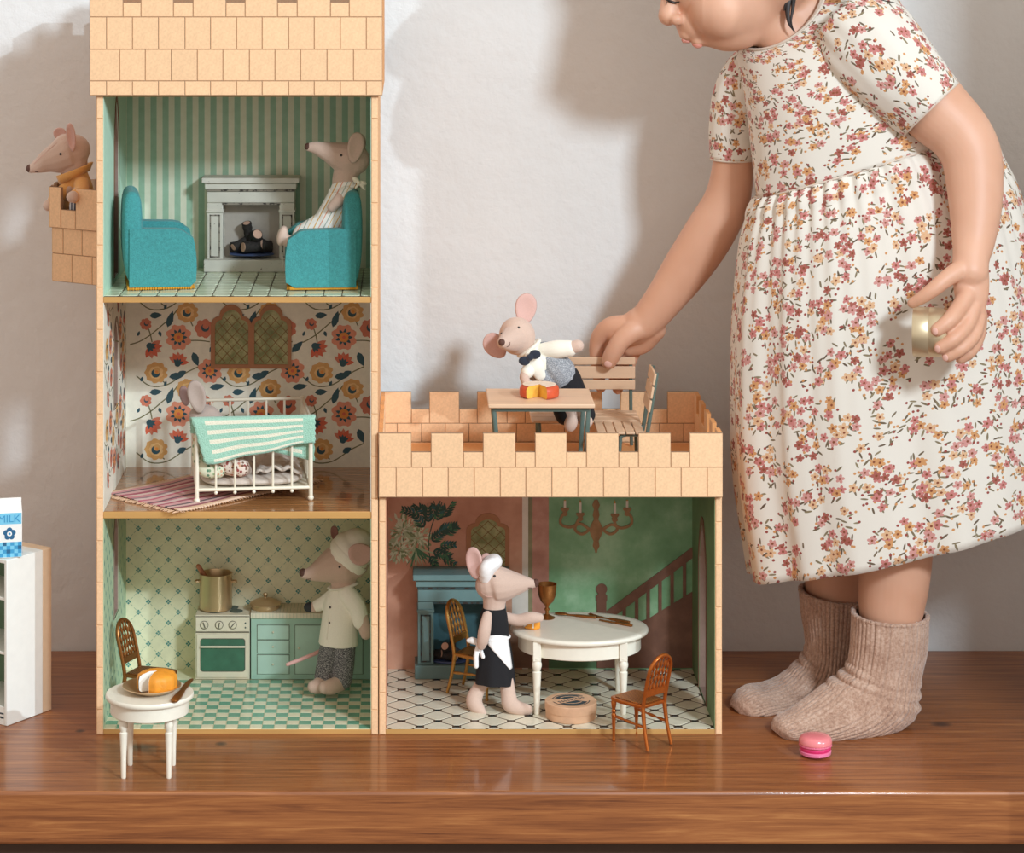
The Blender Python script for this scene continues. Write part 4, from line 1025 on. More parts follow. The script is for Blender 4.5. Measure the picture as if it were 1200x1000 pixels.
def cutlery(name, label, cat, p0, p1, mtl, w=.0026, kind='knife'):
    t = thing(name, label, cat, (p0+p1)/2)
    d_ = (p1-p0); L = d_.length; u = d_.normalized(); s_ = ZV.cross(u).normalized(); up = V((0,0,.0009))
    prof = [(0,.5),(.03,.9),(.2,1.0),(.42,.75),(.5,.5)]
    P = [(f*L, h*w) for f, h in prof]+[(f*L, -h*w) for f, h in reversed(prof)]
    b = MB(); b.plate(P, [], p0, u, s_, ZV*.0022); b.build('handle', mtl, t, bevel=.0006)
    if kind == 'knife':
        P = [(.5*L,.5*w),(.56*L,.95*w),(.85*L,1.0*w),(.97*L,.5*w),(L,0),(.97*L,-.35*w),(.56*L,-.5*w),(.5*L,-.5*w)]
        b = MB(); b.plate(P, [], p0+ZV*.0005, u, s_, ZV*.001); b.build('blade', mtl, t, bevel=.0003)
    elif kind == 'fork':
        b = MB(); b.plate([(.5*L,.45*w),(.62*L,.4*w),(.7*L,1.1*w),(.8*L,1.2*w),(.8*L,-1.2*w),(.7*L,-1.1*w),(.62*L,-.4*w),(.5*L,-.45*w)], [], p0+ZV*.0005, u, s_, ZV*.001); b.build('fork_head', mtl, t, bevel=.0003)
        for i in (-1,0,1):
            b = MB(); q = p0+u*.79*L+s_*(i*.85*w)+ZV*.001; b.tube([q, q+u*.11*L+ZV*.0006, q+u*.21*L+ZV*.0014], [.0006,.0006,.0003], 6); b.build('tine', mtl, t)
    else:
        b = MB(); c_ = p0+u*L*.84+ZV*.0016; R_ = Matrix((u, s_, ZV)).transposed(); b.ell(c_, (L*.16, w*1.5, .0014), R_); b.tube([p0+u*.5*L+ZV*.0011, p0+u*.62*L+ZV*.001, p0+u*.72*L+ZV*.0012], [.0011,.0009,.0011], 8); b.build('bowl', mtl, t)
    return t
k0 = V((-.2079,-.1235,tz)); k1 = V((-.1925,-.086,tz))
k0 = PZ(203.5, 824, tz); k1 = PZ(226, 797, tz)
kn = cutlery('knife', 'bronze table knife lying on the right edge of the small table', 'knife', k0, k1, M_bronze, .0036)
# --- dining table: goblet, cutlery, wedge
dz = .0790
gb = MB(); gb.lathe([(.0002,0),(.0075,0),(.0079,.0008),(.0050,.0020),(.0018,.0040),(.0016,.0065),(.0026,.0082),(.0026,.0092),(.0016,.0104),(.0022,.0125),(.0062,.0165),(.0085,.0220),(.0093,.0290),(.0096,.0335),(.0091,.0335),(.0087,.0290),(.0078,.0220),(.0050,.0170),(.0005,.0155)], 32, (0,0,0))
o = gb.build('goblet', M_bronze, None, local=True); g_ = PZ(641, 724.5, dz); o.location = g_; tag(o, 'bronze goblet at the left end of the oval dining table', 'goblet')
cutlery('spoon', 'bronze spoon at the back of the oval dining table', 'spoon', PZ(699,725,dz), PZ(650,720.5,dz), M_bronze, .0021, 'spoon')
cutlery('fork', 'bronze fork lying crossed with a knife on the oval table', 'fork', PZ(738,731,dz), PZ(690,722,dz), M_bronze, .0021, 'fork')
cutlery('knife', 'bronze knife lying along the right side of the oval table', 'knife', PZ(741,734.6,dz), PZ(702,727.5,dz), M_bronze, .0019)
w0 = PZ(626, 737, dz)
t = thing('cheese_wedge', 'small orange cheese wedge at the hand of the mouse in black dress', 'cheese', w0)
b = MB(); b.plate([(-.010,-.001),(.0005,-.0055),(.0062,-.001),(.0045,.004)], [], (0,0,0), XV, YV, (0,0,.0105))
for i in range(len(b.v)): 
    if b.v[i].x < -.005: b.v[i].z *= .25
b.build('rind', M_orange, t, bevel=.0012, local=True)
b = MB(); b.plate([(-.0098,-.0006),(.0002,-.0060),(-.0092,.0012)], [], (-.0004,.0006,.0012), XV, YV, (0,0,.0085)); b.build('paste', M_whitec, t, bevel=.0006, local=True)
# --- cheese box
M_kraft = mat('kraft_board', (222,176,140), .7, 200, .05); M_ink2 = flat('label_ink', (58,70,76))
bc = V((W(669,835,.036).x,.036,.0054))
cbx = thing('cheese_box', 'round kraft cheese box with dark printed lid under the oval table', 'box', bc)
b = MB(); b.lathe([(.0005,0),(.0235,0),(.0240,.0006),(.0240,.0072),(.0005,.0072)], 44); b.build('box_base', M_kraft, cbx, local=True)
b = MB(); b.lathe([(.0005,.0074),(.0246,.0074),(.0247,.0080),(.0247,.0150),(.0242,.0156),(.0005,.0156)], 44); bl = b.build('lid', M_kraft, cbx, local=True)
p = Print(lambda a, c, o_: bc+V((a, c, .0157+o_*2)), [M_ink2, M_kraft])
def ring_sector(p, r0, r1, a0, a1, m, lv, n=16):
    p.poly([(r1*cos(a0+(a1-a0)*i/n), r1*sin(a0+(a1-a0)*i/n)) for i in range(n+1)]+[(r0*cos(a1+(a0-a1)*i/n), r0*sin(a1+(a0-a1)*i/n)) for i in range(n+1)], m, lv)
for a0, a1 in ((.5,2.9),(3.55,6.1)):
    ring_sector(p, .0172, .0182, a0-.1, a1+.1, 0, 0); ring_sector(p, .0030, .0160, a0+.1, a1-.1, 0, 0)
    ring_sector(p, .0105, .0118, a0+.3, a1-.3, 1, 1)
ca, sa = cos(.55), sin(.55); R2 = lambda x, y: (x*ca-y*sa, x*sa+y*ca)
p.poly([R2(-.0175,-.0042), R2(.0175,-.0042), R2(.0175,.0042), R2(-.0175,.0042)], 1, 2)
for i in range(9): x = -.014+i*.0033; p.poly([R2(x,-.0022), R2(x+.0021,-.0022), R2(x+.0021,.0022), R2(x,.0022)], 0, 3)
for i in range(9): x = -.0133+i*.0033; p.poly([R2(x,-.0008), R2(x+.0008,-.0008), R2(x+.0008,.0008), R2(x,.0008)], 1, 4)
p.done('lid_print', bl)
# --- rug and cot
def rug_mat():
    t = NT('woven_stripe_rug'); v = t.coord(); x = t.n('ShaderNodeSeparateXYZ', {0: v}).outputs[0]
    f = t.math('FRACT', t.math('MULTIPLY_ADD', x, 1/.105, .5)); 
    cols = [(0,(232,196,158)),(.05,(150,72,84)),(.09,(226,190,180)),(.14,(66,72,74)),(.175,(222,168,166)),(.24,(176,74,96)),(.28,(228,200,190)),(.34,(196,120,130)),(.38,(90,70,78)),(.42,(226,178,172)),(.50,(206,98,120)),(.54,(230,206,196)),(.60,(150,120,124)),(.64,(214,140,144)),(.70,(232,206,190)),(.75,(170,70,90)),(.80,(222,176,170)),(.86,(70,74,78)),(.89,(214,150,150)),(.95,(232,200,170))]
    c = t.ramp(f, [(p_, rgb(q_)) for p_, q_ in cols], 'CONSTANT'); n = t.noise(t.coord(scale=(1,1,1)), 700, 2)
    c = t.mix(t.math('MULTIPLY', n, .35), c, rgb((190,150,150))); t.base(c); t.b.inputs['Roughness'].default_value = .9; t.bump(n, .6, .0008); return t.m
A, B_, C_ = PZ(144,577,.2096), PZ(208,604,.2096), PZ(373,567,.2096)
u = (C_-B_).normalized(); vv = V((-u.y, u.x, 0)); LU = (C_-B_).length; LV = (A-B_).dot(vv)
B_ = B_+V((.001,.008,0)); 
rg = thing('rug', 'striped pink and charcoal woven rug lying under the white cot', 'rug', B_+u*LU/2+vv*LV/2, atan2(vv.y, vv.x))
b = MB(); rows = []
for i in range(13):
    rows.append([(-LV/2+LV*j/24, -LU/2+LU*i/12, .0006+.0006*sin(i*1.1+j*.4)+(.001 if i in (0,12) else 0)) for j in range(25)])
b.grid(rows, False); o = b.build('weave', rug_mat(), rg, local=True); sm = o.modifiers.new('s', 'SOLIDIFY'); sm.thickness = .0012; sm.offset = 1
b = MB(); rr = random.Random(2)
for s_ in (1,-1):
    for i in range(34):
        x = -LV/2+LV*(i+.5)/34; b.tube([(x, s_*(LU/2-.001), .0012), (x+rr.uniform(-.001,.001), s_*(LU/2+.003), .0009), (x+rr.uniform(-.002,.002), s_*(LU/2+.006), .0006)], [.0006,.0005,.0004], 5)
for i in range(50):
    y = -LU/2+LU*(i+.5)/50
    for s_ in (1,-1): b.tube([(s_*(LV/2-.001), y, .0012), (s_*(LV/2+.0025), y+rr.uniform(-.001,.001), .0007)], [.0006,.0004], 5)
f = b.build('fringe', mat('rug_fringe', (222,180,144), .9, 500, .15), rg, local=True); f['kind'] = 'stuff'
M_iron = mat('cream_metal', (238,228,206), .35, 150, .03, coat=.2)
cl = W(227,591,.0275); crt = W(359,588,.0416); cw = .1085; cd = .108
ca_ = atan2(.0125, .1085)
cot = thing('cot', 'white metal barred cot with a striped blanket over its rail', 'cot', (cl.x+.0025,.033,.2092), ca_)
def cot_bar(name, p, q, r, n=10, par=cot):
    b = MB(); b.tube([p,q], r, n, 1, (.3,.5,.8) if abs((V(q)-V(p)).normalized().dot(V((.3,.5,.8)).normalized())) < .95 else (1,0,0), True); return b.build(name, M_iron, par, local=True)
zt, zb = .0770, .0125
for x in (0, cw):
    for y in (0, cd):
        cot_bar('post', (x,y,.004), (x,y,zt+.001), .0021); b = MB(); b.ell((x,y,.0026), .0030, None, 12); b.build('foot', M_iron, cot, local=True)
for y in (0, cd):
    for z in (zb, zt): cot_bar('rail', (0,y,z), (cw,y,z), .0017)
    for i in range(5):
        x = cw*(i+1)/6; s_ = cot_bar('spindle', (x,y,zb-.002), (x,y,zt+.0006), .0012, 8)
        b = MB(); b.ell((x,y,zb-.003), .0018, None, 8); b.build('knob', M_iron, s_, local=True)
for x in (0, cw):
    for z in (zb, zt): cot_bar('rail', (x,0,z), (x,cd,z), .0016)
    for i in range(5):
        y = cd*(i+1)/6; cot_bar('spindle', (x,y,zb-.002), (x,y,zt+.0006), .0012, 8)
b = MB(); b.box2((.001,.001,zb-.0012),(cw-.001,cd-.001,zb)); b.build('base_panel', M_iron, cot, local=True, smooth=0)
M_linen = mat('greige_linen', (206,190,176), .9, 200, .08, 500, .5, .0008)
CM = WM[cot.name]
def cotp(x, y, z): return CM @ V((x,y,z))
ms = MB(); rows = []
def rsq(t):    # rounded square ring
    a = 2*pi*t; c_, s_ = cos(a), sin(a); m_ = (abs(c_)**4+abs(s_)**4)**.25; return c_/m_, s_/m_
for k_, (f, z) in enumerate([(.80,.0),(.97,.0010),(1,.0035),(.97,.0060),(.85,.0078),(.5,.0085),(.05,.009)]):
    rows.append([cotp(cw/2+(cw/2-.004)*f*rsq(j/40)[0], cd/2+(cd/2-.004)*f*rsq(j/40)[1], zb+.0006+z+(.0012*sin(j*.8+k_) if k_ > 3 else 0)) for j in range(40)])
ms.grid(rows, True, (True, True)); o = ms.build('mattress', M_linen, None, sub=1); recenter(o); tag(o, 'greige linen mattress lying on the base of the white cot', 'mattress')
qb = MB(); rows = []
for i in range(22):
    rows.append([cotp(cw*.52+.045*i/21, cd*.14+cd*.72*j/22, zb+.0115+.0045*sin(pi*min(1,max(0,i/21)))+.0022*sin(i*.9+j*.5)*cos(j*.7)+.001*sin(j*1.7)) for j in range(23)])
qb.grid(rows, False); o = qb.build('quilt', M_linen, None); recenter(o); sm = o.modifiers.new('s', 'SOLIDIFY'); sm.thickness = .002; sm.offset = 1; tag(o, 'crumpled greige quilt at the right end inside the cot', 'quilt')
# blanket over the front rail
def blanket_mat():
    t = NT('mint_striped_knit'); tc = t.n('ShaderNodeTexCoord'); x = t.n('ShaderNodeSeparateXYZ', {0: tc.outputs['UV']})
    f = t.math('FRACT', t.math('MULTIPLY_ADD', x.outputs[1], 5.0, .05)); st = t.math('GREATER_THAN', f, .56)
    ed = t.math('MULTIPLY', t.math('MULTIPLY', t.math('GREATER_THAN', x.outputs[0], .10), t.math('LESS_THAN', x.outputs[0], .90)), t.math('LESS_THAN', x.outputs[1], 1.96))
    n = t.noise(t.coord(), 900, 3)
    c = t.mix(t.math('MULTIPLY', st, ed), t.ramp(n, [(.3, rgb((150,200,174))), (.7, rgb((176,216,194)))]), rgb((240,232,208)))
    t.base(c); t.b.inputs['Roughness'].default_value = .95; t.b.inputs['Sheen Weight'].default_value = .3; t.bump(n, .9, .0014); return t.m
bl = MB(); rows = []; NU, NVv = 40, 30
f0 = [(219,484),(260,489),(310,490),(362,487)]      # along the rail
for i in range(NU+1):
    s_ = i/NU; row = []
    xr_ = -.006+(cw+.010)*s_
    front = .035*(1-s_)**1.15+.0185*s_**.6+.0035+.0008*sin(s_*13); back = .012+.030*s_*(s_ > .0)
    for j in range(NVv+1):
        q = j/NVv*2-1          # -1 hanging inside, +1 front hem
        if q < -.12: d_ = (-q-.12)/.88*back; y, z = .0042+.0008*sin(s_*9), zt+.0012-d_
        elif q > .12: d_ = (q-.12)/.88*front; y, z = -.0040-.0022*d_/.05-.0010*sin(s_*11+1)*d_/.04, zt+.0012-d_
        else: a = (q+.12)/.24*pi; y, z = .0041*cos(a), zt+.0012+.0030*sin(a)
        row.append(cotp(xr_+.013*(1-s_)**1.5*max(q,0)+.0006*sin(j*2.1)*(i in (0,NU)), y, z))
    rows.append(row)
bl.grid(rows, False, uv=lambda i, j: (i/NU, j/NVv*2-.0))
o = bl.build('blanket', blanket_mat(), None, smooth=70); recenter(o); sm = o.modifiers.new('s', 'SOLIDIFY'); sm.thickness = .0018; sm.offset = 0; tag(o, 'mint and cream striped knitted blanket hung over the front rail of the cot', 'blanket')
# --- terrace: table, bench, chair, cheese
zd = ZT+.0003
TT = thing('garden_table', 'small beech-topped garden table with grey-green legs on the castle terrace', 'table', (.124,.06,zd))
b = MB(); b.box2((.0735,.020,zd+.0682),(.1745,.101,zd+.0722)); b.build('tabletop', M_beech, TT, bevel=.001)
b = MB(); b.box2((.0785,.026,zd+.0640),(.1700,.095,zd+.0680)); b.build('apron', M_steel, TT, bevel=.0004)
for x, dx in ((.0790,.006),(.1690,-.004)):
    for y in (.028,.093):
        b = MB(); b.tube(cr([(x,y,zd+.067),(x+dx*.35,y,zd+.045),(x+dx,y,zd+.0013)], 5), .0022, 8, .7, (0,1,0)); b.build('leg', M_steel, TT)
BN = thing('garden_bench', 'slatted beech garden bench with grey-green legs held by the child on the terrace', 'bench', (.172,.145,zd))
bx0, bx1 = .119, .2262
for y0_, y1_ in ((.117,.1335),(.135,.1515),(.153,.168)):
    b = MB(); b.box2((bx0,y0_,zd+.0352),(bx1,y1_,zd+.0378)); b.build('slat', M_beech, BN, bevel=.0007)
yb_ = .1705
for z0_, z1_ in ((.0580,.0675),(.0692,.0813),(.0830,.0905)):
    b = MB(); b.box2((bx0+.003,yb_,zd+z0_),(bx1-.0005,yb_+.0024,zd+z1_)); b.build('slat', M_beech, BN, bevel=.0006)
for x in (.127,.2215):
    b = MB(); b.tube([(x,.1740,zd+.0885),(x,.1742,zd+.052),(x,.1728,zd+.036),(x+.001,.176,zd+.0012)], .0018, 8, 1, (1,0,0)); b.build('post', M_steel, BN)
    b = MB(); b.tube(cr([(x,.172,zd+.0335),(x,.130,zd+.0335),(x,.1205,zd+.031),(x+.001,.1185,zd+.0012)], 5), .0017, 8, 1, (1,0,0)); b.build('leg', M_steel, BN)
GC = thing('garden_chair', 'slatted beech garden chair facing left beside the terrace table', 'chair', (.203,.09,zd))
for i in range(5):
    x0_ = .1800+i*.0092; b = MB(); b.box2((x0_,.061,zd+.0352),(x0_+.0083,.113,zd+.0376)); b.build('slat', M_beech_y, GC, bevel=.0006)
for i in range(3):
    z0_ = .0560+i*.0130; xx = .2295+i*.0022
    b = MB(); b.box((xx+.0008,.087,zd+z0_+.006), (.0024,.052,.0112), 0, RY(radians(10))); b.build('slat', M_beech_y, GC, bevel=.0006)
for y in (.067,.107):
    b = MB(); b.tube(cr([(.2375,y,zd+.0935),(.2320,y,zd+.058),(.2285,y,zd+.036),(.2255,y,zd+.016),(.2300,y,zd+.0012)], 5), .0020, 8, 1.3, (0,1,0)); b.build('leg', M_steel, GC)
    b = MB(); b.tube(cr([(.2280,y,zd+.0335),(.2050,y,zd+.0335),(.2020,y,zd+.025),(.2000,y,zd+.0012)], 5), .0020, 8, 1.3, (0,1,0)); b.build('leg', M_steel, GC)
M_red = mat('red_wax', (206,84,48), .45, 200, .12); M_yel = mat('yellow_cheese', (232,178,74), .5, 160, .12); M_pinkc = mat('cream_rind', (238,214,190), .5, 120, .08)
cut_wheel('cheese', 'red-waxed round cheese with a wedge cut out on the terrace table', 'cheese', V((W(632,460,.058).x,.058,zd+.0724)), .0190, .0115, radians(290), radians(290+296), M_red, M_yel, M_pinkc, 36, .05)
# --- white shelf and milk carton at the left edge
c0 = PZ(8, 851.5, .0002); c1 = PZ(60.5, 832, .0002); sd = (c1-c0); SL = sd.length
sh = thing('toy_shelf', 'white toy shelf unit with green inside and tan back strip at the left edge', 'shelf', (c0.x, c0.y, .0002), atan2(sd.y, sd.x)-pi/2)
# local: +y runs along the visible side to the back, -x along the open front
Wf, Hs = .105, .1570; th = .0035
M_shg = mat('shelf_green', (112,136,108), .6, 60, .08); M_tan = mat('tan_strip', (216,184,150), .6, 100, .05); M_shw = mat('shelf_white', (238,238,230), .4, 80, .03)
yb2 = SL*.80
for x0_ in (-th, -Wf):
    b = MB(); b.box2((x0_,0,0),(x0_+th,yb2,Hs)); b.build('side_panel', M_shw, sh, bevel=.0006, local=True)
    b = MB(); b.box2((x0_,yb2,0),(x0_+th,SL,Hs)); b.build('side_strip', M_tan, sh, bevel=.0006, local=True)
b = MB(); b.box2((-Wf+th,0,Hs-th),(-th,yb2,Hs)); b.build('top_panel', M_shw, sh, bevel=.0004, local=True)
b = MB(); b.box2((-Wf+th,yb2,Hs-th),(-th,SL,Hs)); b.build('top_strip', M_tan, sh, bevel=.0004, local=True)
b = MB(); b.box2((-Wf+th,SL-.003,0),(-th,SL,Hs-th)); b.build('back_panel', M_shg, sh, local=True, smooth=0)
b = MB(); b.box2((-Wf+th,.0005,.0),(-th,SL-.003,.0175)); b.build('plinth', M_shw, sh, local=True, bevel=.0004)
p = Print(lambda a, c, o_: WM[sh.name] @ V((a, .0005-o_*3, c)), [M_ink2])
for i in range(6): p.poly([(-.009-.006*i,.006),(-.0045-.006*i,.006),(-.0045-.006*i,.008),(-.009-.006*i,.008)], 0); p.poly([(-.010-.006*i,.010),(-.0045-.006*i,.010),(-.0045-.006*i,.0115),(-.010-.006*i,.0115)], 0)
p.done('plinth_lettering', sh)
for z in (.0665,.1180):
    b = MB(); b.box2((-Wf+th,.001,z),(-th,SL-.003,z+.0028)); b.build('shelf_board', M_shw, sh, local=True, bevel=.0004)
b = MB(); b.box2((-th-.0004,.0012,.0175),(-th,SL-.003,Hs-th)); b.box2((-Wf+th,.0012,.0175),(-Wf+th+.0004,SL-.003,Hs-th)); b.build('lining', M_shg, sh, local=True, smooth=0)
mk0 = PZ(9, 650, Hs+.0006); mw = .0258
mk = thing('milk_carton', 'blue and white toy milk carton standing on top of the white shelf', 'carton', mk0, radians(12))
M_cart = mat('carton_white', (240,238,232), .4, 80, .02); MBL = [flat('light_blue_print', (120,196,224)), flat('mid_blue_print', (58,150,196)), flat('dark_blue_print', (34,96,134)), flat('print_white', (240,238,232))]
h_ = mw/2; zb_ = .0430; zg = .0500; zt_ = .0540
b = MB(); vs = [(-h_,-h_,0),(h_,-h_,0),(h_,h_,0),(-h_,h_,0),(-h_,-h_,zb_),(h_,-h_,zb_),(h_,h_,zb_),(-h_,h_,zb_),(-h_,-.0010,zg),(h_,-.0010,zg),(h_,.0010,zg),(-h_,.0010,zg),(-h_,-.0010,zt_),(h_,-.0010,zt_),(h_,.0010,zt_),(-h_,.0010,zt_)]
b.add(vs, [(3,2,1,0),(0,1,5,4),(1,2,6,5),(2,3,7,6),(3,0,4,7),(4,5,9,8),(6,7,11,10),(5,6,10,9),(7,4,8,11),(8,9,13,12),(9,10,14,13),(10,11,15,14),(11,8,12,15),(12,13,14,15)])
cbd = b.build('carton_body', M_cart, mk, bevel=.0004, local=True)
def carton_face(fr):
    p = Print(fr, MBL)
    p.poly([(-h_+.0006,.0318),(h_-.0006,.0318),(h_-.0006,.0425),(-h_+.0006,.0425)], 0)
    n = 7; c_ = (2*h_-.0008)/n
    for i in range(n):
        for j in range(4):
            p.poly([(-h_+.0004+i*c_,.0006+j*c_),(-h_+.0004+(i+1)*c_,.0006+j*c_),(-h_+.0004+(i+1)*c_,.0006+(j+1)*c_),(-h_+.0004+i*c_,.0006+(j+1)*c_)], (1 if (i+j) % 2 else 0) if (i*3+j*5) % 7 else 2, 0)
    for i in range(5): a = pi/2+i*2*pi/5; p.disc(.001+.0034*cos(a), .0228+.0034*sin(a), .0027, 2, 1, 12)
    p.disc(.001, .0228, .0024, 3, 2, 12); p.disc(.001, .0228, .0012, 1, 3, 10)
    return p
def text_mesh(body, size, name, mt, parent, M):
    cu = bpy.data.curves.new(name, 'FONT'); cu.body = body; cu.size = size; cu.align_x = 'CENTER'; cu.extrude = .00008
    o = bpy.data.objects.new(name, cu); COL.objects.link(o); dg = bpy.context.evaluated_depsgraph_get()
    me = bpy.data.meshes.new_from_object(o.evaluated_get(dg)); bpy.data.objects.remove(o); bpy.data.curves.remove(cu)
    me.transform(M); me.materials.clear(); me.materials.append(mt); o = bpy.data.objects.new(name, me); COL.objects.link(o); o.parent = parent; WM[o.name] = WM[parent.name].copy(); return o
KM = WM[mk.name]
carton_face(lambda a, c, o_: KM @ V((a, -h_-o_*2, c))).done('carton_print', cbd); carton_face(lambda a, c, o_: KM @ V((h_+o_*2, a, c))).done('carton_print', cbd)
text_mesh('MILK', .0098, 'lettering', MBL[1], cbd, Matrix.Translation((.0006,-h_-.0003,.0338)) @ Matrix.Rotation(pi/2,4,'X'))
text_mesh('MILK', .0098, 'lettering', MBL[1], cbd, Matrix.Translation((h_+.0003,.0006,.0338)) @ Matrix.Rotation(pi/2,4,'Z') @ Matrix.Rotation(pi/2,4,'X'))
# --- macaron
mc = V((W(955.5,880,-.060).x,-.060,.0002))
mac = thing('macaron', 'pink toy macaron on the bench in front of the child\'s socks', 'macaron', mc)
M_pk = mat('pink_shell', (232,130,134), .25, 200, .04, coat=.5); M_pk2 = mat('pink_foot', (226,110,138), .5, 700, .2, 900, .9, .001); M_pk3 = mat('hot_pink_cream', (220,48,110), .35, 300, .1)
Rm = .0152
b = MB(); b.lathe([(.001,0),(.75*Rm,.0002),(.93*Rm,.0022),(.96*Rm,.0048),(.9*Rm,.0052),(.001,.0052)], 40); b.build('bottom_shell', mat('pink_bottom_shell', (240,130,170), .3, 200, .05, coat=.4), mac, local=True)
b = MB(); b.lathe([(.001,.0054),(.88*Rm,.0054),(.93*Rm,.0066),(.93*Rm,.0082),(.88*Rm,.0092),(.001,.0092)], 40); b.build('filling', M_pk3, mac, local=True)
b = MB(); b.lathe([(.001,.0093),(.95*Rm,.0093),(1.0*Rm,.0100),(.98*Rm,.0112),(.95*Rm,.0113)], 40, (0,0,0), None, 0, (True,False)); b.build('shell_foot', M_pk2, mac, local=True)
b = MB(); b.lathe([(.95*Rm,.0110),(1.0*Rm,.0118),(1.0*Rm,.0140),(.93*Rm,.0168),(.78*Rm,.0184),(.4*Rm,.0192),(.001,.0193)], 40); b.build('top_shell', M_pk, mac, local=True)
# ---------------------------------------------------------------- cloth mice
from mathutils.bvhtree import BVHTree
CAMP = V((0,-D,ZC))
def skin_hit(o):
    M = WM[o.name]; me = o.data
    bv = BVHTree.FromPolygons([M @ v.co for v in me.vertices], [tuple(p.vertices) for p in me.polygons])
    def f(px, py):
        d = (W(px, py, 0)-CAMP).normalized(); r = bv.ray_cast(CAMP, d)
        return (r[0], r[1]) if r[0] is not None else None
    return f
def linen(name, c, na=.05): return mat(name, c, .92, 900, na, 1400, .35, .0004, sheen=.25)
M_felt = linen('mouse_linen', (208,178,160)); M_ear = linen('mouse_ear_pink', (214,172,160)); M_feltg = linen('grey_mouse_linen', (176,156,144))
M_nose = mat('nose_thread', (92,58,46), .7, 1200, .3, 1600, .8, .0006); M_eye = mat('eye_thread', (36,28,26), .4, 900, .1); M_tail = linen('tail_pink', (222,170,160))
def px_ell(b, px, py, y, rx, ry, rz, ang=0, n=20, tilt=0):
    """ellipsoid: rx, ry, rz in pixels (across, up, in depth), turned by ang in the picture plane"""
    s = S(y); b.ell(W(px, py, y), (rx*s, rz*s, ry*s), RZ(tilt) @ RY(ang), n); return b
def ear(parent, px, py, y, rx, ry, ang, mt, thick=2.6, tilt=0, inner=None):
    s = S(y); c = W(px, py, y); R = RZ(tilt) @ RY(ang); rows = []; n = 24
    for i in range(9):
        f = [.04,.35,.65,.88,1.0,.90,.66,.36,.04][i]; d = [1.9,1.75,1.3,.5,-.6,-1.4,-.9,-.2,.1][i]*thick/2
        rows.append([c+R @ V((rx*s*f*cos(2*pi*j/n)*(1-.16*sin(2*pi*j/n)*-1), d*s, ry*s*f*sin(2*pi*j/n))) for j in range(n)])
    b = MB(); b.grid(rows, True, (True, True)); o = b.build('ear', mt, parent, smooth=180, fix=True)
    if inner:
        b = MB(); rows = []
        for i in range(5):
            f = [.03,.3,.55,.74,.84][i]; d = [-.35,-.5,-1.05,-1.5,-1.55][i]*thick/2-.25
            rows.append([c+R @ V((rx*s*f*cos(2*pi*j/n)*(1+.16*sin(2*pi*j/n)), d*s, ry*s*f*sin(2*pi*j/n))) for j in range(n)])
        b.grid(rows, True, (True, True)); b.build('inner_ear', inner, o, smooth=180)
    return o
def spot(parent, hit, px, py, r, mt, name='eye', flat_=.55, ry=None):
    h = hit(px, py)
    if not h: return None
    p, n = h; s = S(p.y); q = n.to_track_quat('Z', 'Y').to_matrix(); b = MB(); b.ell(p+n*r*s*.15, (r*s, (ry or r)*s, r*s*flat_), q, 12); return b.build(name, mt, parent)
def limb(b, pts, k=1.0): b.px(pts, 14, k, 5); return b
def mouth(parent, hit, pts, mt=M_nose, w=.0004):
    P = [hit(*p) for p in pts]; P = [h[0]+h[1]*.0002 for h in P if h]
    if len(P) > 1: b = MB(); b.tube(P, w, 6, 1); b.build('mouth', mt, parent)
def seam(parent, hit, pts, mt, w=.00035, name='seam'):
    P = [hit(*p) for p in pts]; P = [h[0]+h[1]*.0001 for h in P if h]
    if len(P) > 1: b = MB(); b.tube(P, w, 5, 1, (.2,.9,.3)); b.build(name, mt, parent)
VX = .0009
# ---- chef
t = thing('toy_mouse', 'cloth chef mouse in white cap, white shirt and grey trousers by the kitchen counter', 'toy mouse', W(388,812,.105))
yc = .108
b = MB(); limb(b, [(356.5,673,yc,5.5),(366,672,yc,9.5),(378,668,yc,15.5),(392,663,yc,22.5),(404,660,yc,25.5),(411,658,yc,22)], .88)
limb(b, [(403,672,yc,18),(401,690,yc,13),(400,705,yc,16),(398,735,yc,19),(396,752,yc,18)], .8)
limb(b, [(386,755,yc,11),(381,785,yc,9),(378,797,yc,9)]); limb(b, [(404,755,yc,11),(402,785,yc,9),(400,797,yc,9.5)])
limb(b, [(383,798,yc-.004,9),(372,804,yc-.012,9),(368,805,yc-.014,8)], .9); limb(b, [(401,800,yc-.008,9.5),(388,805,yc-.018,9.5),(381,806,yc-.021,8)], .9)
limb(b, [(414,703,yc-.014,7),(423,722,yc-.016,8),(428,738,yc-.018,8),(429,743,yc-.018,7)]); limb(b, [(386,702,yc+.006,7),(374,710,yc+.010,6.5),(366,712,yc+.010,6)])
body = b.blob('body', M_felt, t, VX, 6); hit = skin_hit(body)
spot(t, hit, 398, 664.5, 1.6, M_eye); 
b = MB(); px_ell(b, 355, 671.5, yc, 4.6, 5.2, 5.2); b.build('nose', M_nose, t); mouth(t, hit, [(359,679),(362,680.5),(364,678.5)])
b = MB(); limb(b, [(376,763,yc+.012,2.4),(360,770,yc+.006,2.3),(337,779,yc-.002,2.2)]); b.build('tail', M_tail, t)
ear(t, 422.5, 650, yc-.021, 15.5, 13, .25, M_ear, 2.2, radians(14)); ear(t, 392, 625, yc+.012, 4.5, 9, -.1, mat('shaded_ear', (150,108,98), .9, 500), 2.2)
M_cap = linen('white_cotton', (244,238,222), .03)
b = MB(); b.px([(408,652,yc,24.5),(413,646,yc,26),(418,642,yc,23)], 24, .95, 6); px_ell(b, 424, 648, yc+.006, 17, 18, 20, .3); px_ell(b, 408, 640, yc, 18, 12, 20, .5)
b.blob('chef_cap', M_cap, t, VX, 10)
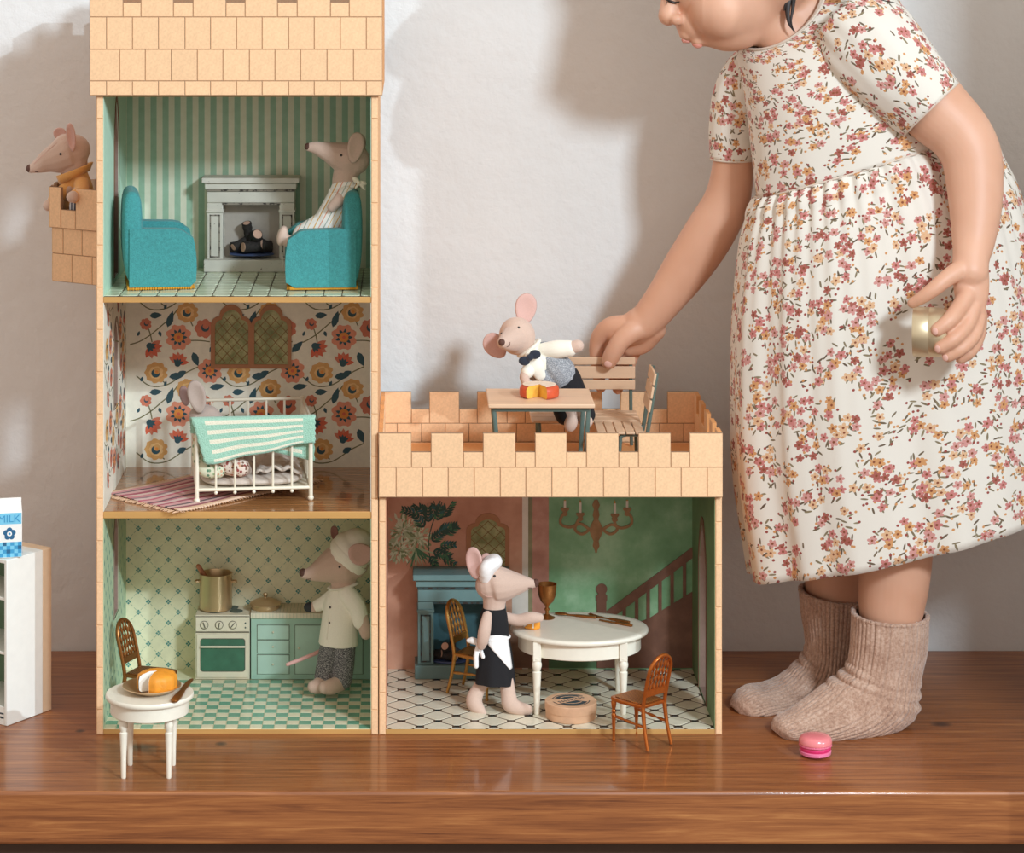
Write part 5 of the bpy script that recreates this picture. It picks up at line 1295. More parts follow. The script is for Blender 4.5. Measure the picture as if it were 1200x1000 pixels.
b = MB(); b.px([(404.5,656,yc,25.2),(406,654.5,yc,26.2),(409.5,651,yc,26.6),(412,648.5,yc,25.8)], 36, .95, 4, False); b.build('cap_band', M_cap, t)
b = MB(); b.px([(402,688,yc,12),(401,696,yc,17),(400,706,yc,20),(398,730,yc,21.5),(396.5,755,yc,23.5)], 24, .86, 6, False); limb(b, [(408,698,yc-.009,11.5),(413,704,yc-.012,11.5),(419,713,yc-.014,10.5),(423,729,yc-.016,9.6)]); limb(b, [(390,699,yc+.002,9),(380,706,yc+.008,8),(372,710,yc+.010,7.4)])
M_shirt = linen('cream_cotton', (246,240,224), .03); sh_ = b.blob('shirt', M_shirt, t, VX, 5); hs_ = skin_hit(sh_)
b = MB(); b.tube([W(402,688,yc)+V((.0128*cos(a), .0118*sin(a), .0014+.0026*cos(a))) for a in [2*pi*i/28 for i in range(28)]], .0028, 10, .4, (0,0,1), False, 0, False, True); b.build('collar', M_shirt, t)
for x, y in ((387,712),(386,730)): spot(t, hs_, x, y, 1.3, M_eye, 'button')
seam(t, hs_, [(387,698),(386,712),(385,730),(383,750)], M_cap, .0005, 'placket')
def tweed():
    m = NT('grey_tweed'); v = m.coord(scale=(1,1,2.5)); n = m.noise(v, 900, 2); m.base(m.ramp(n, [(.4, rgb((66,66,70))), (.52, rgb((108,106,108))), (.62, rgb((186,182,178)))])); m.b.inputs['Roughness'].default_value = .95; m.bump(n, .4, .0005); return m.m
M_tweed = tweed()
b = MB(); limb(b, [(397,758,yc,15),(396,764,yc,15)], .8); limb(b, [(387,758,yc-.003,12.5),(382,780,yc-.003,11.5),(379,796,yc-.004,11)]); limb(b, [(404,758,yc-.004,13),(403,782,yc-.006,12),(401,797,yc-.008,11.8)])
b.blob('trousers', M_tweed, t, VX, 5)
b = MB(); px_ell(b, 363, 712, yc+.010, 7, 6, 6); b.build('oven_mitt', mat('dark_mitt', (52,54,56), .8, 300), t)
# ---- mouse in the armchair
t = thing('toy_mouse', 'cloth mouse in striped white dress sitting in the teal armchair by the fireplace', 'toy mouse', (W(395,300,.078).x, .078, .411+.0362))
yc = .077
b = MB(); limb(b, [(362,172.5,yc,5.2),(371,173.5,yc,8),(383,177.5,yc,11.5),(396,182.5,yc,16.5),(407,186,yc,20),(415,187,yc,18.5)], .88); limb(b, [(411,190,yc,17),(404,208,yc,14.5),(403,224,yc,15),(398,250,yc,19),(394,268,yc,20)], .85)
limb(b, [(388,276,yc-.006,10),(362,281,yc-.006,9),(338,283,yc-.006,7)]); px_ell(b, 331, 277, yc-.006, 6.5, 12, 7, .25)
limb(b, [(388,276,yc+.012,10),(362,281,yc+.012,9),(338,283,yc+.012,7)]); px_ell(b, 331, 276, yc+.012, 6.5, 12, 7, .25)
limb(b, [(405,227,yc-.015,6.5),(398,234,yc-.019,7.5),(389,243,yc-.017,6)])
body = b.blob('body', M_felt, t, VX, 6); hit = skin_hit(body)
spot(t, hit, 400, 182, 1.5, M_eye); b = MB(); px_ell(b, 361, 172, yc, 4.2, 4.6, 4.8); b.build('nose', M_nose, t); mouth(t, hit, [(365.5,181),(367,183),(370,182)])
ear(t, 416.5, 173, yc-.015, 9.5, 18.5, .18, M_felt, 3.2); ear(t, 419, 173, yc+.014, 9, 17, .2, M_felt, 3.0)
def striped_dress():
    m = NT('striped_cotton'); v = m.coord(rot=(0,radians(-28),0)); x = m.n('ShaderNodeSeparateXYZ', {0: v}).outputs[0]
    f = m.math('FRACT', m.math('MULTIPLY_ADD', x, 1/.0165, 5)); w_ = rgb((244,240,232))
    m.base(m.ramp(f, [(0, w_), (.22, rgb((222,170,90))), (.28, w_), (.47, rgb((226,160,136))), (.53, w_), (.72, rgb((176,188,178))), (.78, w_), (.93, rgb((232,190,120))), (.97, w_)], 'CONSTANT')); m.b.inputs['Roughness'].default_value = .9; return m.m
M_sd = striped_dress()
b = MB(); limb(b, [(404,219,yc,15.5),(401,232,yc,18),(395,250,yc,21.5),(388,266,yc,23)], .9); limb(b, [(392,262,yc,20),(375,270,yc,19),(358,277,yc,16)], .95); b.blob('dress', M_sd, t, VX, 6)
b = MB(); b.tube([W(404,220,yc)+V((.0136*cos(a), .0122*sin(a), .0030*cos(a))) for a in [2*pi*i/28 for i in range(28)]], [.0020+.0007*sin(i*2.6) for i in range(28)], 8, 1, (0,0,1), False, 0, False, True); b.build('ruffle_collar', M_sd, t)
b = MB(); limb(b, [(406,226,yc-.013,8.5),(402,231,yc-.017,8.5)]); b.build('sleeve', M_sd, t)
M_bow = linen('cream_ribbon', (240,228,204), .04)
b = MB(); px_ell(b, 417, 211, yc-.012, 5, 3.2, 3, .7); px_ell(b, 425, 215, yc-.012, 5, 3, 3, .2); px_ell(b, 420.5, 214, yc-.013, 2.2, 2.2, 3)
limb(b, [(421,215,yc-.013,1.4),(425,220,yc-.013,1.6),(427,222,yc-.013,1.5)]); limb(b, [(421,215,yc-.013,1.4),(417,220,yc-.013,1.6)]); b.blob('bow', M_bow, t, .0006, 3)
# ---- mouse on the balcony
t = thing('toy_mouse', 'cloth mouse in ochre coat leaning out of the small balcony on the tower', 'toy mouse', W(92,322,.105))
yc = .104
b = MB(); limb(b, [(36.5,198,yc,5.2),(46,194,yc,9.5),(57,188.5,yc,14.5),(70,184,yc,20),(81,178,yc,22.5),(87,176,yc,19)], .88); limb(b, [(86,188,yc,17),(89,210,yc,14),(92,225,yc,16),(93,270,yc,17),(93,310,yc,16)], .8)
limb(b, [(93,222,yc-.018,7),(90,229,yc-.030,7),(84.5,231,yc-.046,7)]); limb(b, [(80,222,yc-.008,7),(66,233,yc-.012,6.5),(56.5,241,yc-.014,6.5)])
body = b.blob('body', M_felt, t, VX, 6); hit = skin_hit(body); spot(t, hit, 71, 180.5, 1.6, M_eye)
b = MB(); px_ell(b, 34.5, 197.5, yc, 4, 4.8, 4.6); b.build('nose', M_nose, t); mouth(t, hit, [(41,201),(43,203),(45,201.5)]); seam(t, hit, [(40,192),(48,184),(57,176),(66,168),(74,163)], M_ear)
ear(t, 83.5, 161, yc-.019, 5.5, 17, -.13, M_ear, 3.2); ear(t, 70, 157, yc+.012, 7.5, 7.5, 0, M_ear, 3.2)
M_coat = linen('ochre_linen', (228,168,96), .06)
b = MB(); limb(b, [(89,207,yc,15),(92,224,yc,18),(93,250,yc,18.5),(93,264,yc,18.5)], .82); limb(b, [(96,216,yc-.011,9.5),(95,226,yc-.026,9),(89,230,yc-.038,8.6)]); limb(b, [(80,219,yc-.005,9),(70,229,yc-.011,8),(64,234,yc-.013,8)]); ct = b.blob('coat', M_coat, t, VX, 5)
b = MB(); rows = []
for i in range(25):
    a = -2.7+5.2*i/24; rows.append([W(87,204,yc)+V((.0142*cos(a)*f, .0130*sin(a)*f, h_+.0075*cos(a)*.9)) for f, h_ in ((1.0,-.0030),(1.12,.0012),(1.24,.0052))])
b.grid(rows, False); o = b.build('collar', M_coat, t); sm = o.modifiers.new('s', 'SOLIDIFY'); sm.thickness = .0012
def pinstripe():
    m = NT('grey_pinstripe'); x = m.n('ShaderNodeSeparateXYZ', {0: m.coord()}).outputs[0]; f = m.math('FRACT', m.math('MULTIPLY', x, 1/.0034)); m.base(m.mix(m.math('LESS_THAN', f, .5), rgb((210,206,204)), rgb((92,92,104)))); m.b.inputs['Roughness'].default_value = .9; return m.m
b = MB(); limb(b, [(93,262,yc,18),(93,285,yc,18),(93,308,yc,17.5)], .85); limb(b, [(88,240,yc-.026,7),(88,262,yc-.024,8)]); b.blob('trousers', pinstripe(), t, VX, 4)
# ---- mouse in the black dress
t = thing('toy_mouse', 'cloth mouse in black dress with white apron standing at the oval table', 'toy mouse', (W(590,838,.05).x, .05, .0055))
yc = .058
b = MB(); limb(b, [(626,684.5,yc,4.6),(618,684,yc,8),(606,684.5,yc,13.5),(592,685,yc,19.5),(581,685,yc,21.5),(575,686,yc,18)], .9); limb(b, [(580,698,yc,15),(579,712,yc,13),(579,740,yc,15),(580,790,yc,15)], .85)
limb(b, [(569,795,yc+.002,8),(562,806,yc,8),(556,818,yc-.002,9.5),(557,826,yc-.004,9.5),(564,834,yc-.008,6),(567,837,yc-.010,4)], .9)
limb(b, [(593,795,yc-.004,8.5),(596,815,yc-.008,9),(598,825,yc-.011,10),(607,830,yc-.013,8.5),(618,832,yc-.015,6.5)], .9)
limb(b, [(571,722,yc-.014,6),(568,738,yc-.018,7.5),(566,750,yc-.018,7),(564,757,yc-.016,5.5)], .8); limb(b, [(588,722,yc+.004,6),(606,727,yc+.002,7),(622,724,yc,7),(632,724,yc,5.5)])
body = b.blob('body', M_felt, t, VX, 6); hit = skin_hit(body); spot(t, hit, 579.5, 675.5, 1.7, M_eye)
b = MB(); px_ell(b, 628, 683.5, yc, 3.6, 4.8, 4.4); b.build('nose', M_nose, t); mouth(t, hit, [(619,689),(621,691.5),(623,689)]); seam(t, hit, [(564,694),(570,699),(577,700)], M_ear, .0003)
ear(t, 556, 660, yc-.006, 10, 19, -.12, M_ear, 3.2, radians(-18)); ear(t, 569, 663, yc+.018, 8, 15, .1, M_ear, 3.0)
M_wh = linen('white_linen', (248,244,240), .03); M_blk = mat('black_linen', (24,22,25), .9, 900, .15, 1400, .35, .0004)
b = MB(); limb(b, [(569,673,yc,9),(572,664,yc-.002,10),(579,658,yc,9)], 1.9); limb(b, [(567,671,yc-.010,6),(569,664,yc-.012,6.5),(576,659,yc-.010,6)], 1.2); b.blob('head_scarf', M_wh, t, VX, 5)
b = MB()
rows = []; seg = cr([(579,712.5,yc,13.2),(578.5,724,yc,16.5),(579,745,yc,17.5),(580,765,yc,20),(580,785,yc,22.2),(580,801,yc,23.6)], 8)
for i, (a_, c_, y_, r_) in enumerate(seg):
    cc = W(a_, c_, y_); r_ *= S(y_); f = i/len(seg)
    rows.append([cc+V((r_*cos(q)*(1+.035*f*cos(7*q)), r_*.9*sin(q)*(1+.035*f*cos(7*q)), .0016*f*cos(q+2))) for q in [2*pi*j/48 for j in range(48)]])
b.grid(rows, True, (True, True)); dr_ = b.build('dress', M_blk, t, smooth=60, fix=True); hd_ = skin_hit(dr_)
def hug(name, hitf, poly, mt, parent, off=.0006, step=2.2):
    """cloth patch lying on a surface inside a photo outline"""
    tri = geometry.tessellate_polygon([[V((a, c, 0)) for a, c in poly]])
    me = bmesh.new(); vs = [me.verts.new((a, c, 0)) for a, c in poly]
    for q in tri:
        try: me.faces.new([vs[i] for i in q])
        except ValueError: pass
    for _ in range(3):
        es = [e for e in me.edges if e.calc_length() > step]
        if not es: break
        bmesh.ops.subdivide_edges(me, edges=es, cuts=1); bmesh.ops.triangulate(me, faces=me.faces[:])
    last = None; b = MB(); P = []
    for v in me.verts:
        h = hitf(v.co.x, v.co.y)
        if h: last = h[0].y; P.append(h[0]+h[1]*off)
        else: P.append(W(v.co.x, v.co.y, last if last is not None else 0))
    me.verts.index_update()
    b.add(P, [tuple(x.index for x in f.verts) for f in me.faces]); me.free(); o = b.build(name, mt, parent, smooth=60); sm = o.modifiers.new('s', 'SOLIDIFY'); sm.thickness = .0007; sm.offset = 0; return o
hug('apron', hd_, [(571,745.5),(584,744.5),(594.5,746),(596,757),(598.5,775),(599.5,783),(597,785),(592,779),(586,772),(577,762),(571,754)], M_wh, t)
b = MB(); b.tube([W(579,746,yc)+V((.0150*cos(a), .0136*sin(a), .0)) for a in [2*pi*i/28 for i in range(28)]], .0011, 8, 1, (0,0,1), False, 0, False, True); b.build('apron_string', M_wh, t)
b = MB(); limb(b, [(562,754,yc-.008,3),(554,751,yc-.010,4.2),(549,751,yc-.010,2.6)]); limb(b, [(561,755,yc-.008,2.5),(558,768,yc-.012,3.2),(558,781,yc-.012,3)]); limb(b, [(562,756,yc-.004,2),(566,770,yc-.016,2.4)]); b.blob('apron_bow', M_wh, t, .0006, 3)
# ---- waiter mouse on the bench
t = thing('toy_mouse', 'cloth waiter mouse with black bow tie tilting back on the terrace bench', 'toy mouse', (W(668,488,.14).x,.14,ZT+.0385))
yc = .136
b = MB(); px_ell(b, 606, 394, yc-.002, 21.5, 22.5, 20, -.3); limb(b, [(603,396,yc-.008,17),(597,399,yc-.022,13),(591,401.5,yc-.036,8.5),(589,402,yc-.042,6)], 1); limb(b, [(612,404,yc,12),(624,414,yc,12),(645,432,yc,17),(664,455,yc,19),(668,466,yc,19)], .8)
limb(b, [(664,472,yc-.004,10),(664,479,yc-.030,9),(668,492,yc-.036,8)]); px_ell(b, 669, 496, yc-.040, 8, 11, 7, .3); limb(b, [(676,470,yc-.004,10),(681,478,yc-.028,9),(685,490,yc-.034,7.5)]); px_ell(b, 687, 494, yc-.038, 8, 7.5, 7, .3)
limb(b, [(646,411,yc-.006,7),(664,409,yc-.012,7.5),(677,405.5,yc-.014,7.5)]); limb(b, [(624,426,yc-.004,6),(615,440,yc-.022,6),(616,448,yc-.026,5.5)])
body = b.blob('body', M_felt, t, VX, 6); hit = skin_hit(body); spot(t, hit, 608, 384, 1.5, M_eye); spot(t, hit, 587.5, 391, 1.5, M_eye)
b = MB(); px_ell(b, 588, 401.3, yc-.046, 3.9, 4.2, 3.2); b.build('nose', M_nose, t); mouth(t, hit, [(594,406.5),(597,405),(597.5,401)])
ear(t, 616, 362, yc+.004, 13, 18.5, .12, M_ear, 2.0, radians(10)); ear(t, 580, 405.5, yc+.004, 12.5, 17.5, -.75, M_ear, 2.0, radians(20))
b = MB(); limb(b, [(622,411,yc,13),(634,421,yc,17.5),(648,434,yc,20),(655,442,yc,20)], .85); limb(b, [(638,411,yc-.004,9.5),(653,409.5,yc-.009,10.8),(667,408.5,yc-.012,9.8)]); limb(b, [(626,424,yc-.004,8),(618,436,yc-.020,8)]); b.blob('shirt', M_cap, t, VX, 5)
M_vest = tweed(); M_vest.name = 'grey_wool'
def wool():
    m = NT('grey_marl_wool'); n = m.noise(m.coord(scale=(1,1,3)), 800, 2); m.base(m.ramp(n, [(.38, rgb((116,118,124))), (.55, rgb((156,158,162))), (.66, rgb((206,206,206)))])); m.b.inputs['Roughness'].default_value = .95; m.bump(n, .4, .0005); return m.m
M_vest = wool()
b = MB(); limb(b, [(640,415,yc+.001,15),(647,426,yc,18.5),(653,435,yc-.001,20.8),(656,440,yc-.001,20.6)], .98); limb(b, [(630,437,yc-.004,12),(644,446,yc-.006,12)], 1.1); b.blob('waistcoat', M_vest, t, VX, 4)
b = MB(); limb(b, [(622,419,yc-.016,8),(628,430,yc-.0175,10),(633,440,yc-.016,7)], .45); b.blob('shirt_front', M_cap, t, .0008, 5)
b = MB(); b.tube([W(620,408,yc)+ V((0,-cos(a)*.0115,0))+(W(633,404,yc)-W(612,419,yc))*.52*sin(a) for a in [2*pi*i/28 for i in range(28)]], .0034, 10, .6, (.6,0,-.7), False, 0, False, True); b.build('collar', M_cap, t)
M_navy = linen('navy_felt', (36,42,56), .1)
b = MB(); px_ell(b, 614.5, 423, yc-.026, 7, 5.6, 3, .0); px_ell(b, 627, 415.5, yc-.026, 7, 5.6, 3, .0); px_ell(b, 621, 419, yc-.027, 5, 4, 3.2, -.5); b.blob('bow_tie', M_navy, t, .0006, 3)
b = MB(); limb(b, [(661,446,yc,20.4),(669,466,yc,20.5)], .9); limb(b, [(662,468,yc-.006,12.5),(660,479,yc-.026,12.5),(662,487,yc-.032,11.5)]); limb(b, [(678,466,yc-.006,12.5),(683,477,yc-.024,12),(688,486,yc-.030,10)]); b.blob('trousers', M_blk, t, VX, 5)
b = MB(); limb(b, [(656,424,yc+.010,5),(668,438,yc+.008,6),(676,444,yc+.006,3)]); b.build('waistcoat_tail', M_navy, t)
# ---- mouse in the cot
t = thing('toy_mouse', 'grey cloth mouse in floral nightdress sitting at the left end inside the cot', 'toy mouse', (W(246,542,.088).x,.088,.2360))
yc = .062
b = MB(); limb(b, [(238,490,yc,17),(246,493,yc,16.5),(258,499,yc-.002,10.5),(268,503,yc-.004,5.5)], .9); limb(b, [(240,497,yc,13),(241,515,yc,14),(248,530,yc-.002,13)], .9); limb(b, [(252,530,yc-.010,8),(270,547,yc-.013,7.5),(288,551,yc-.013,7)]); limb(b, [(252,530,yc+.008,8),(275,534,yc+.010,7.5),(290,533,yc+.010,7.5)])
body = b.blob('body', M_feltg, t, VX, 6); hit = skin_hit(body); spot(t, hit, 252, 491, 1.5, M_eye); b = MB(); px_ell(b, 270, 503.5, yc-.004, 3.4, 3.8, 3.8); b.build('nose', M_nose, t)
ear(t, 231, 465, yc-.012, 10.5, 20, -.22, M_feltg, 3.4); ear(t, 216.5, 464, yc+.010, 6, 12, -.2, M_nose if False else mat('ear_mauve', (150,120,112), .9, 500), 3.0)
def calico(name, bgc, cols, sc=260):
    m = NT(name); vo = m.n('ShaderNodeTexVoronoi', {'Vector': m.coord(), 'Scale': sc, 'Randomness': .9}); f = vo.outputs['Distance']; r = m.n('ShaderNodeSeparateColor', {0: vo.outputs['Color']}).outputs[0]
    c = m.ramp(r, [(i/len(cols), rgb(q)) for i, q in enumerate(cols)], 'CONSTANT'); m.base(m.mix(m.math('LESS_THAN', f, .42), rgb(bgc), c)); m.b.inputs['Roughness'].default_value = .9; return m.m
b = MB(); limb(b, [(240,504,yc,14.5),(241,518,yc,16.5),(246,536,yc,17)], .95); limb(b, [(250,527,yc-.008,12),(266,544,yc-.013,12),(282,548,yc-.014,11)]); limb(b, [(250,527,yc+.008,12),(268,532,yc+.010,11),(280,532,yc+.010,10)]); b.blob('nightdress', calico('red_calico', (226,206,190), [(150,72,66),(186,120,104),(120,84,66),(206,160,130)], 300), t, VX, 4)
b = MB(); limb(b, [(231,512,yc-.022,5),(233,534,yc-.020,8),(240,550,yc-.022,9),(256,553,yc-.022,7.5)], .8); b.blob('sleeve', calico('green_calico', (214,212,184), [(120,150,116),(150,172,130),(206,160,130),(96,132,104)], 300), t, VX, 3)
# ---------------------------------------------------------------- the child
def limb(b, pts, k=1.0): b.px(pts, 32, k, 8); return b
person = thing('person', 'toddler in floral dress and knitted socks leaning over the castle holding a metal cup', 'person', (.45,.08,.0))
def m_skin():
    t = NT('skin'); v = t.coord(); n = t.noise(v, 14, 3); n2 = t.noise(v, 260, 3)
    c = t.ramp(n, [(.3, rgb((212,158,128))), (.7, rgb((224,174,146)))]); t.base(c)
    t.b.inputs['Roughness'].default_value = .5; t.b.inputs['Subsurface Weight'].default_value = .12; t.b.inputs['Subsurface Radius'].default_value = (1,.35,.2); t.b.inputs['Subsurface Scale'].default_value = .005
    t.bump(n2, .06, .0005); return t.m
M_skin = m_skin(); M_lip = mat('lips', (206,136,118), .4, 200, .06, sss=.1); M_nail = mat('nails', (236,186,170), .3, 100, .03, coat=.2); M_hair = mat('dark_hair', (36,26,24), .4, 600, .2, stretch=(1,1,.1))
b = MB()
# trunk, neck, legs
limb(b, [(1050,470,.085,92),(1040,380,.085,92),(1018,230,.085,86),(990,120,.085,80),(968,60,.085,66),(945,25,.085,44),(922,0,.085,37),(905,-30,.085,38)], .82); limb(b, [(960,72,.085,48),(930,48,.078,40),(904,24,.074,33),(895,0,.072,33)], .9)
limb(b, [(1048,520,.045,66),(1047,610,.036,50),(1048,670,.033,42.5),(1045,706,.033,39),(1042,740,.032,34),(1040,780,.031,30),(1039,808,.031,27),(1039,820,.031,21)])
limb(b, [(992,520,.125,62),(984,610,.132,44),(978,670,.132,35),(976,700,.132,32),(972,735,.131,28),(968,770,.130,24),(966,785,.130,21)])
# far arm, reaching to the bench
limb(b, [(915,70,.100,32),(890,84,.112,28),(869,115,.120,26),(860,150,.124,24.5),(859.5,190,.126,24.2),(852,234,.135,27),(831,274,.145,29.5),(806,312,.153,28),(781,347,.158,23.5),(760,373,.163,20.5),(750,380,.165,20)], .95)
limb(b, [(762,374,.163,20),(744,384,.166,20),(727,391,.168,16)], .72); limb(b, [(764,385,.168,17),(752,401,.176,14),(738,408,.180,11)], .8)
FH = [[(732,382,.167,13),(717,383,.171,12),(706,391,.177,11),(700,404,.182,9.6),(700,430,.1845,8),(704,454,.1825,6.6)],
      [(738,394,.174,12),(722,397,.178,12),(716,415,.185,8.4),(719,437,.1855,7.6),(724,456,.183,6.6)],
      [(746,400,.176,10),(735,408,.184,8.6),(732,428,.186,7.4),(733,446,.184,6.4)],
      [(752,402,.178,9),(745,410,.186,7.8),(739,426,.187,6.6),(738,438,.185,5.6)]]
for f in FH: limb(b, f)
limb(b, [(752,383,.161,14),(740,389,.157,13),(728,399,.156,11.4),(719,413,.159,10.6),(713.5,424,.162,9.2)])
# near arm, hanging, hand round the cup
hy = -.022
limb(b, [(1035,62,.045,50),(1068,98,.018,45),(1098,130,.005,41.5),(1124,156,-.004,37.5),(1138,182,-.012,35.5),(1142,212,-.020,33.5),(1143,245,-.030,30.5),(1141,280,-.042,25.5),(1138,303,-.054,21.5),(1137,318,-.060,21.5)], .95)
limb(b, [(1137,310,hy-.036,21.5),(1138,330,hy-.040,21.5),(1139,350,hy-.043,19.5),(1141,362,hy-.044,15)], .62)
limb(b, [(1126,316,hy-.043,12),(1110,326,hy-.050,10.2),(1094,339,hy-.054,9),(1080,349,hy-.053,7.8),(1069,355.5,hy-.050,6.2)])
limb(b, [(1133,346,hy-.047,11),(1124,361,hy-.056,10),(1112,376,hy-.066,9.2),(1098,387,hy-.069,8)])
limb(b, [(1141,357,hy-.045,10.5),(1133,380,hy-.057,9.5),(1118,397,hy-.067,9),(1102,407.5,hy-.068,8)])
limb(b, [(1147,366,hy-.041,9.6),(1142,391,hy-.053,8.8),(1127,408,hy-.063,8.4),(1111,417.5,hy-.064,7.6)])
limb(b, [(1149,370,hy-.036,8.6),(1147,394,hy-.044,7.6),(1138,412,hy-.052,7),(1126,421,hy-.052,6.2)])
# head
FACE_Z = W(0,75,.05).z
hd = .080
px_ell(b, 882, -66, hd, 88, 96, 82, 0, 64); px_ell(b, 858, -6, hd-.012, 58, 58, 56, .3, 64); px_ell(b, 846, 8, hd-.030, 40, 40, 36, 0, 64); px_ell(b, 822, -20, hd-.006, 44, 48, 50, 0, 64)
px_ell(b, 816, 26, hd-.014, 25, 24, 26, .4, 64); limb(b, [(826,40,hd-.017,15),(845,36,hd-.017,26),(868,27,hd-.015,31),(892,4,hd-.010,32)], 1.05)
limb(b, [(799,-45,hd-.010,20),(790,-15,hd-.014,13),(785,10,hd-.018,12),(783.5,18,hd-.019,12.5)]); px_ell(b, 793, 23, hd-.028, 8, 7.5, 7, 0, 14)
px_ell(b, 803, 41, hd-.018, 8.5, 6.5, 11, .6, 14); px_ell(b, 816.5, 48, hd-.020, 8, 6, 10, .3, 14); px_ell(b, 933, -45, hd-.035, 14, 22, 8, .2, 14)
body = b.blob('body', M_skin, person, .0013, 9, extra=(lambda co: co.z > FACE_Z and (co.x/(D+co.y)*FPX+CX) > 824, 60)); hit = skin_hit(body)
# face details
def hugline(pts, r, mt, name, parent=person, n=8, k=1, off=.0003):
    P = [hit(*p) for p in cr(pts, 5)]; P = [h[0]+h[1]*off for h in P if h]
    if len(P) > 2:
        R = [r*(.35+.65*sin(pi*(i+.3)/(len(P)-.4))) for i in range(len(P))]
        m_ = MB(); m_.tube(P, R, n, k, (0,1,0)); return m_.build(name, mt, parent)
hugline([(797,44.5),(803,47.5),(809,49)], .0026, M_lip, 'upper_lip'); hugline([(811,51.5),(817,53.2),(823,53)], .0026, M_lip, 'lower_lip')
ey = hit(787,-8)
if ey:
    m_ = MB(); m_.ell(ey[0]+ey[1]*-.004, .0075, None, 16); m_.build('eye', mat('eye_dark', (40,28,24), .15, 60, .05), person)
M_w = BVHTree.FromPolygons([WM[body.name] @ v.co for v in body.data.vertices], [tuple(p.vertices) for p in body.data.polygons])
h2 = M_w.ray_cast(W(700,-8,hd+.022), V((1,0,0)))
if h2[0] is not None:
    m_ = MB(); m_.ell(h2[0]-h2[1]*.004, .0075, None, 16); m_.build('eye', bpy.data.materials['eye_dark'], person)
hugline([(779,-4),(784,1),(790,3),(797,1.5)], .0013, M_hair, 'eyelashes', off=.0012)
hugline([(781,-2),(782,4),(781,7)], .0004, M_hair, 'eyelashes', off=.002)
hugline([(788,-40),(800,-46),(815,-44)], .0022, M_hair, 'eyebrow')
# hair
m_ = MB(); px_ell(m_, 897, -94, hd+.004, 99, 91, 90, .2, 40); px_ell(m_, 838, -108, hd-.002, 60, 52, 76, -.3, 32); px_ell(m_, 925, -62, hd, 54, 48, 88, 0, 32); o_h = m_.blob('hair', M_hair, person, .003, 14)
for pts in ([(930,-30,.045,5),(926,-8,.042,4),(923,12,.040,3),(925,27,.039,2),(931,37,.039,.8)], [(938,-30,.043,4),(931,-6,.040,3),(929,10,.039,2),(927,24,.038,1.2),(929,33,.038,.6)], [(928,-20,.042,2),(922,0,.040,1.6),(919,12,.040,.8)], [(992,-30,.03,3),(1005,-8,.02,2),(1022,2,.012,1.2),(1044,9,.008,.5)], [(996,-30,.03,2),(1014,-10,.02,1.4),(1030,-1,.014,.9),(1048,3,.010,.4)], [(985,-25,.03,2),(1000,-5,.02,1.4),(1012,3,.014,.6)]):
    m_ = MB(); m_.px(pts, 8, .8, 6); m_.build('strand', M_hair, o_h)
# finger nails
for px_, py_, rx_, ry_ in ((712.5,427,5,4.5),(1095.5,388.5,3.6,4.4),(1098.5,409.5,3.8,4.4),(1107.5,419.5,3.6,4.2)):
    h = hit(px_, py_)
    if h:
        q = h[1].to_track_quat('Z', 'Y').to_matrix(); m_ = MB(); m_.ell(h[0]-h[1]*.0003, (rx_*.0008, ry_*.0008, .0009), q, 14); m_.build('nail', M_nail, person)
# ---- cup
cy_ = hy-.042
cupc = W(1071, 388.5, cy_); Rc = 29*S(cy_)
t = thing('metal_cup', 'small champagne-gold metal cup held sideways in the child\'s lowered hand', 'cup', cupc+V((.018,0,-Rc)))
M_cup = mat('satin_gold', (216,198,164), .38, 40, .03, metal=.75)
prof = [(Rc*.93,0),(Rc*.99,-.0004),(Rc*1.0,.0004),(Rc*1.0,.0135),(Rc*.985,.0140),(Rc*1.0,.0146),(Rc*1.0,.0200),(Rc*.97,.0250),(Rc*.86,.0300),(Rc*.66,.0338),(Rc*.35,.0356),(Rc*.01,.0358)]
m_ = MB(); m_.lathe(prof, 48, cupc, RZ(radians(-15)) @ Matrix.Rotation(pi/2, 3, 'Y'), 0, (False, True)); m_.build('cup_body', M_cup, t)
m_ = MB(); m_.lathe([(Rc*.93,0),(Rc*.93,.022),(Rc*.7,.030),(.0005,.032)], 40, cupc, RZ(radians(-15)) @ Matrix.Rotation(pi/2, 3, 'Y'), 0, (False, True)); m_.build('lining', mat('cup_lining', (170,152,122), .4, 60, .05, metal=.8), t)
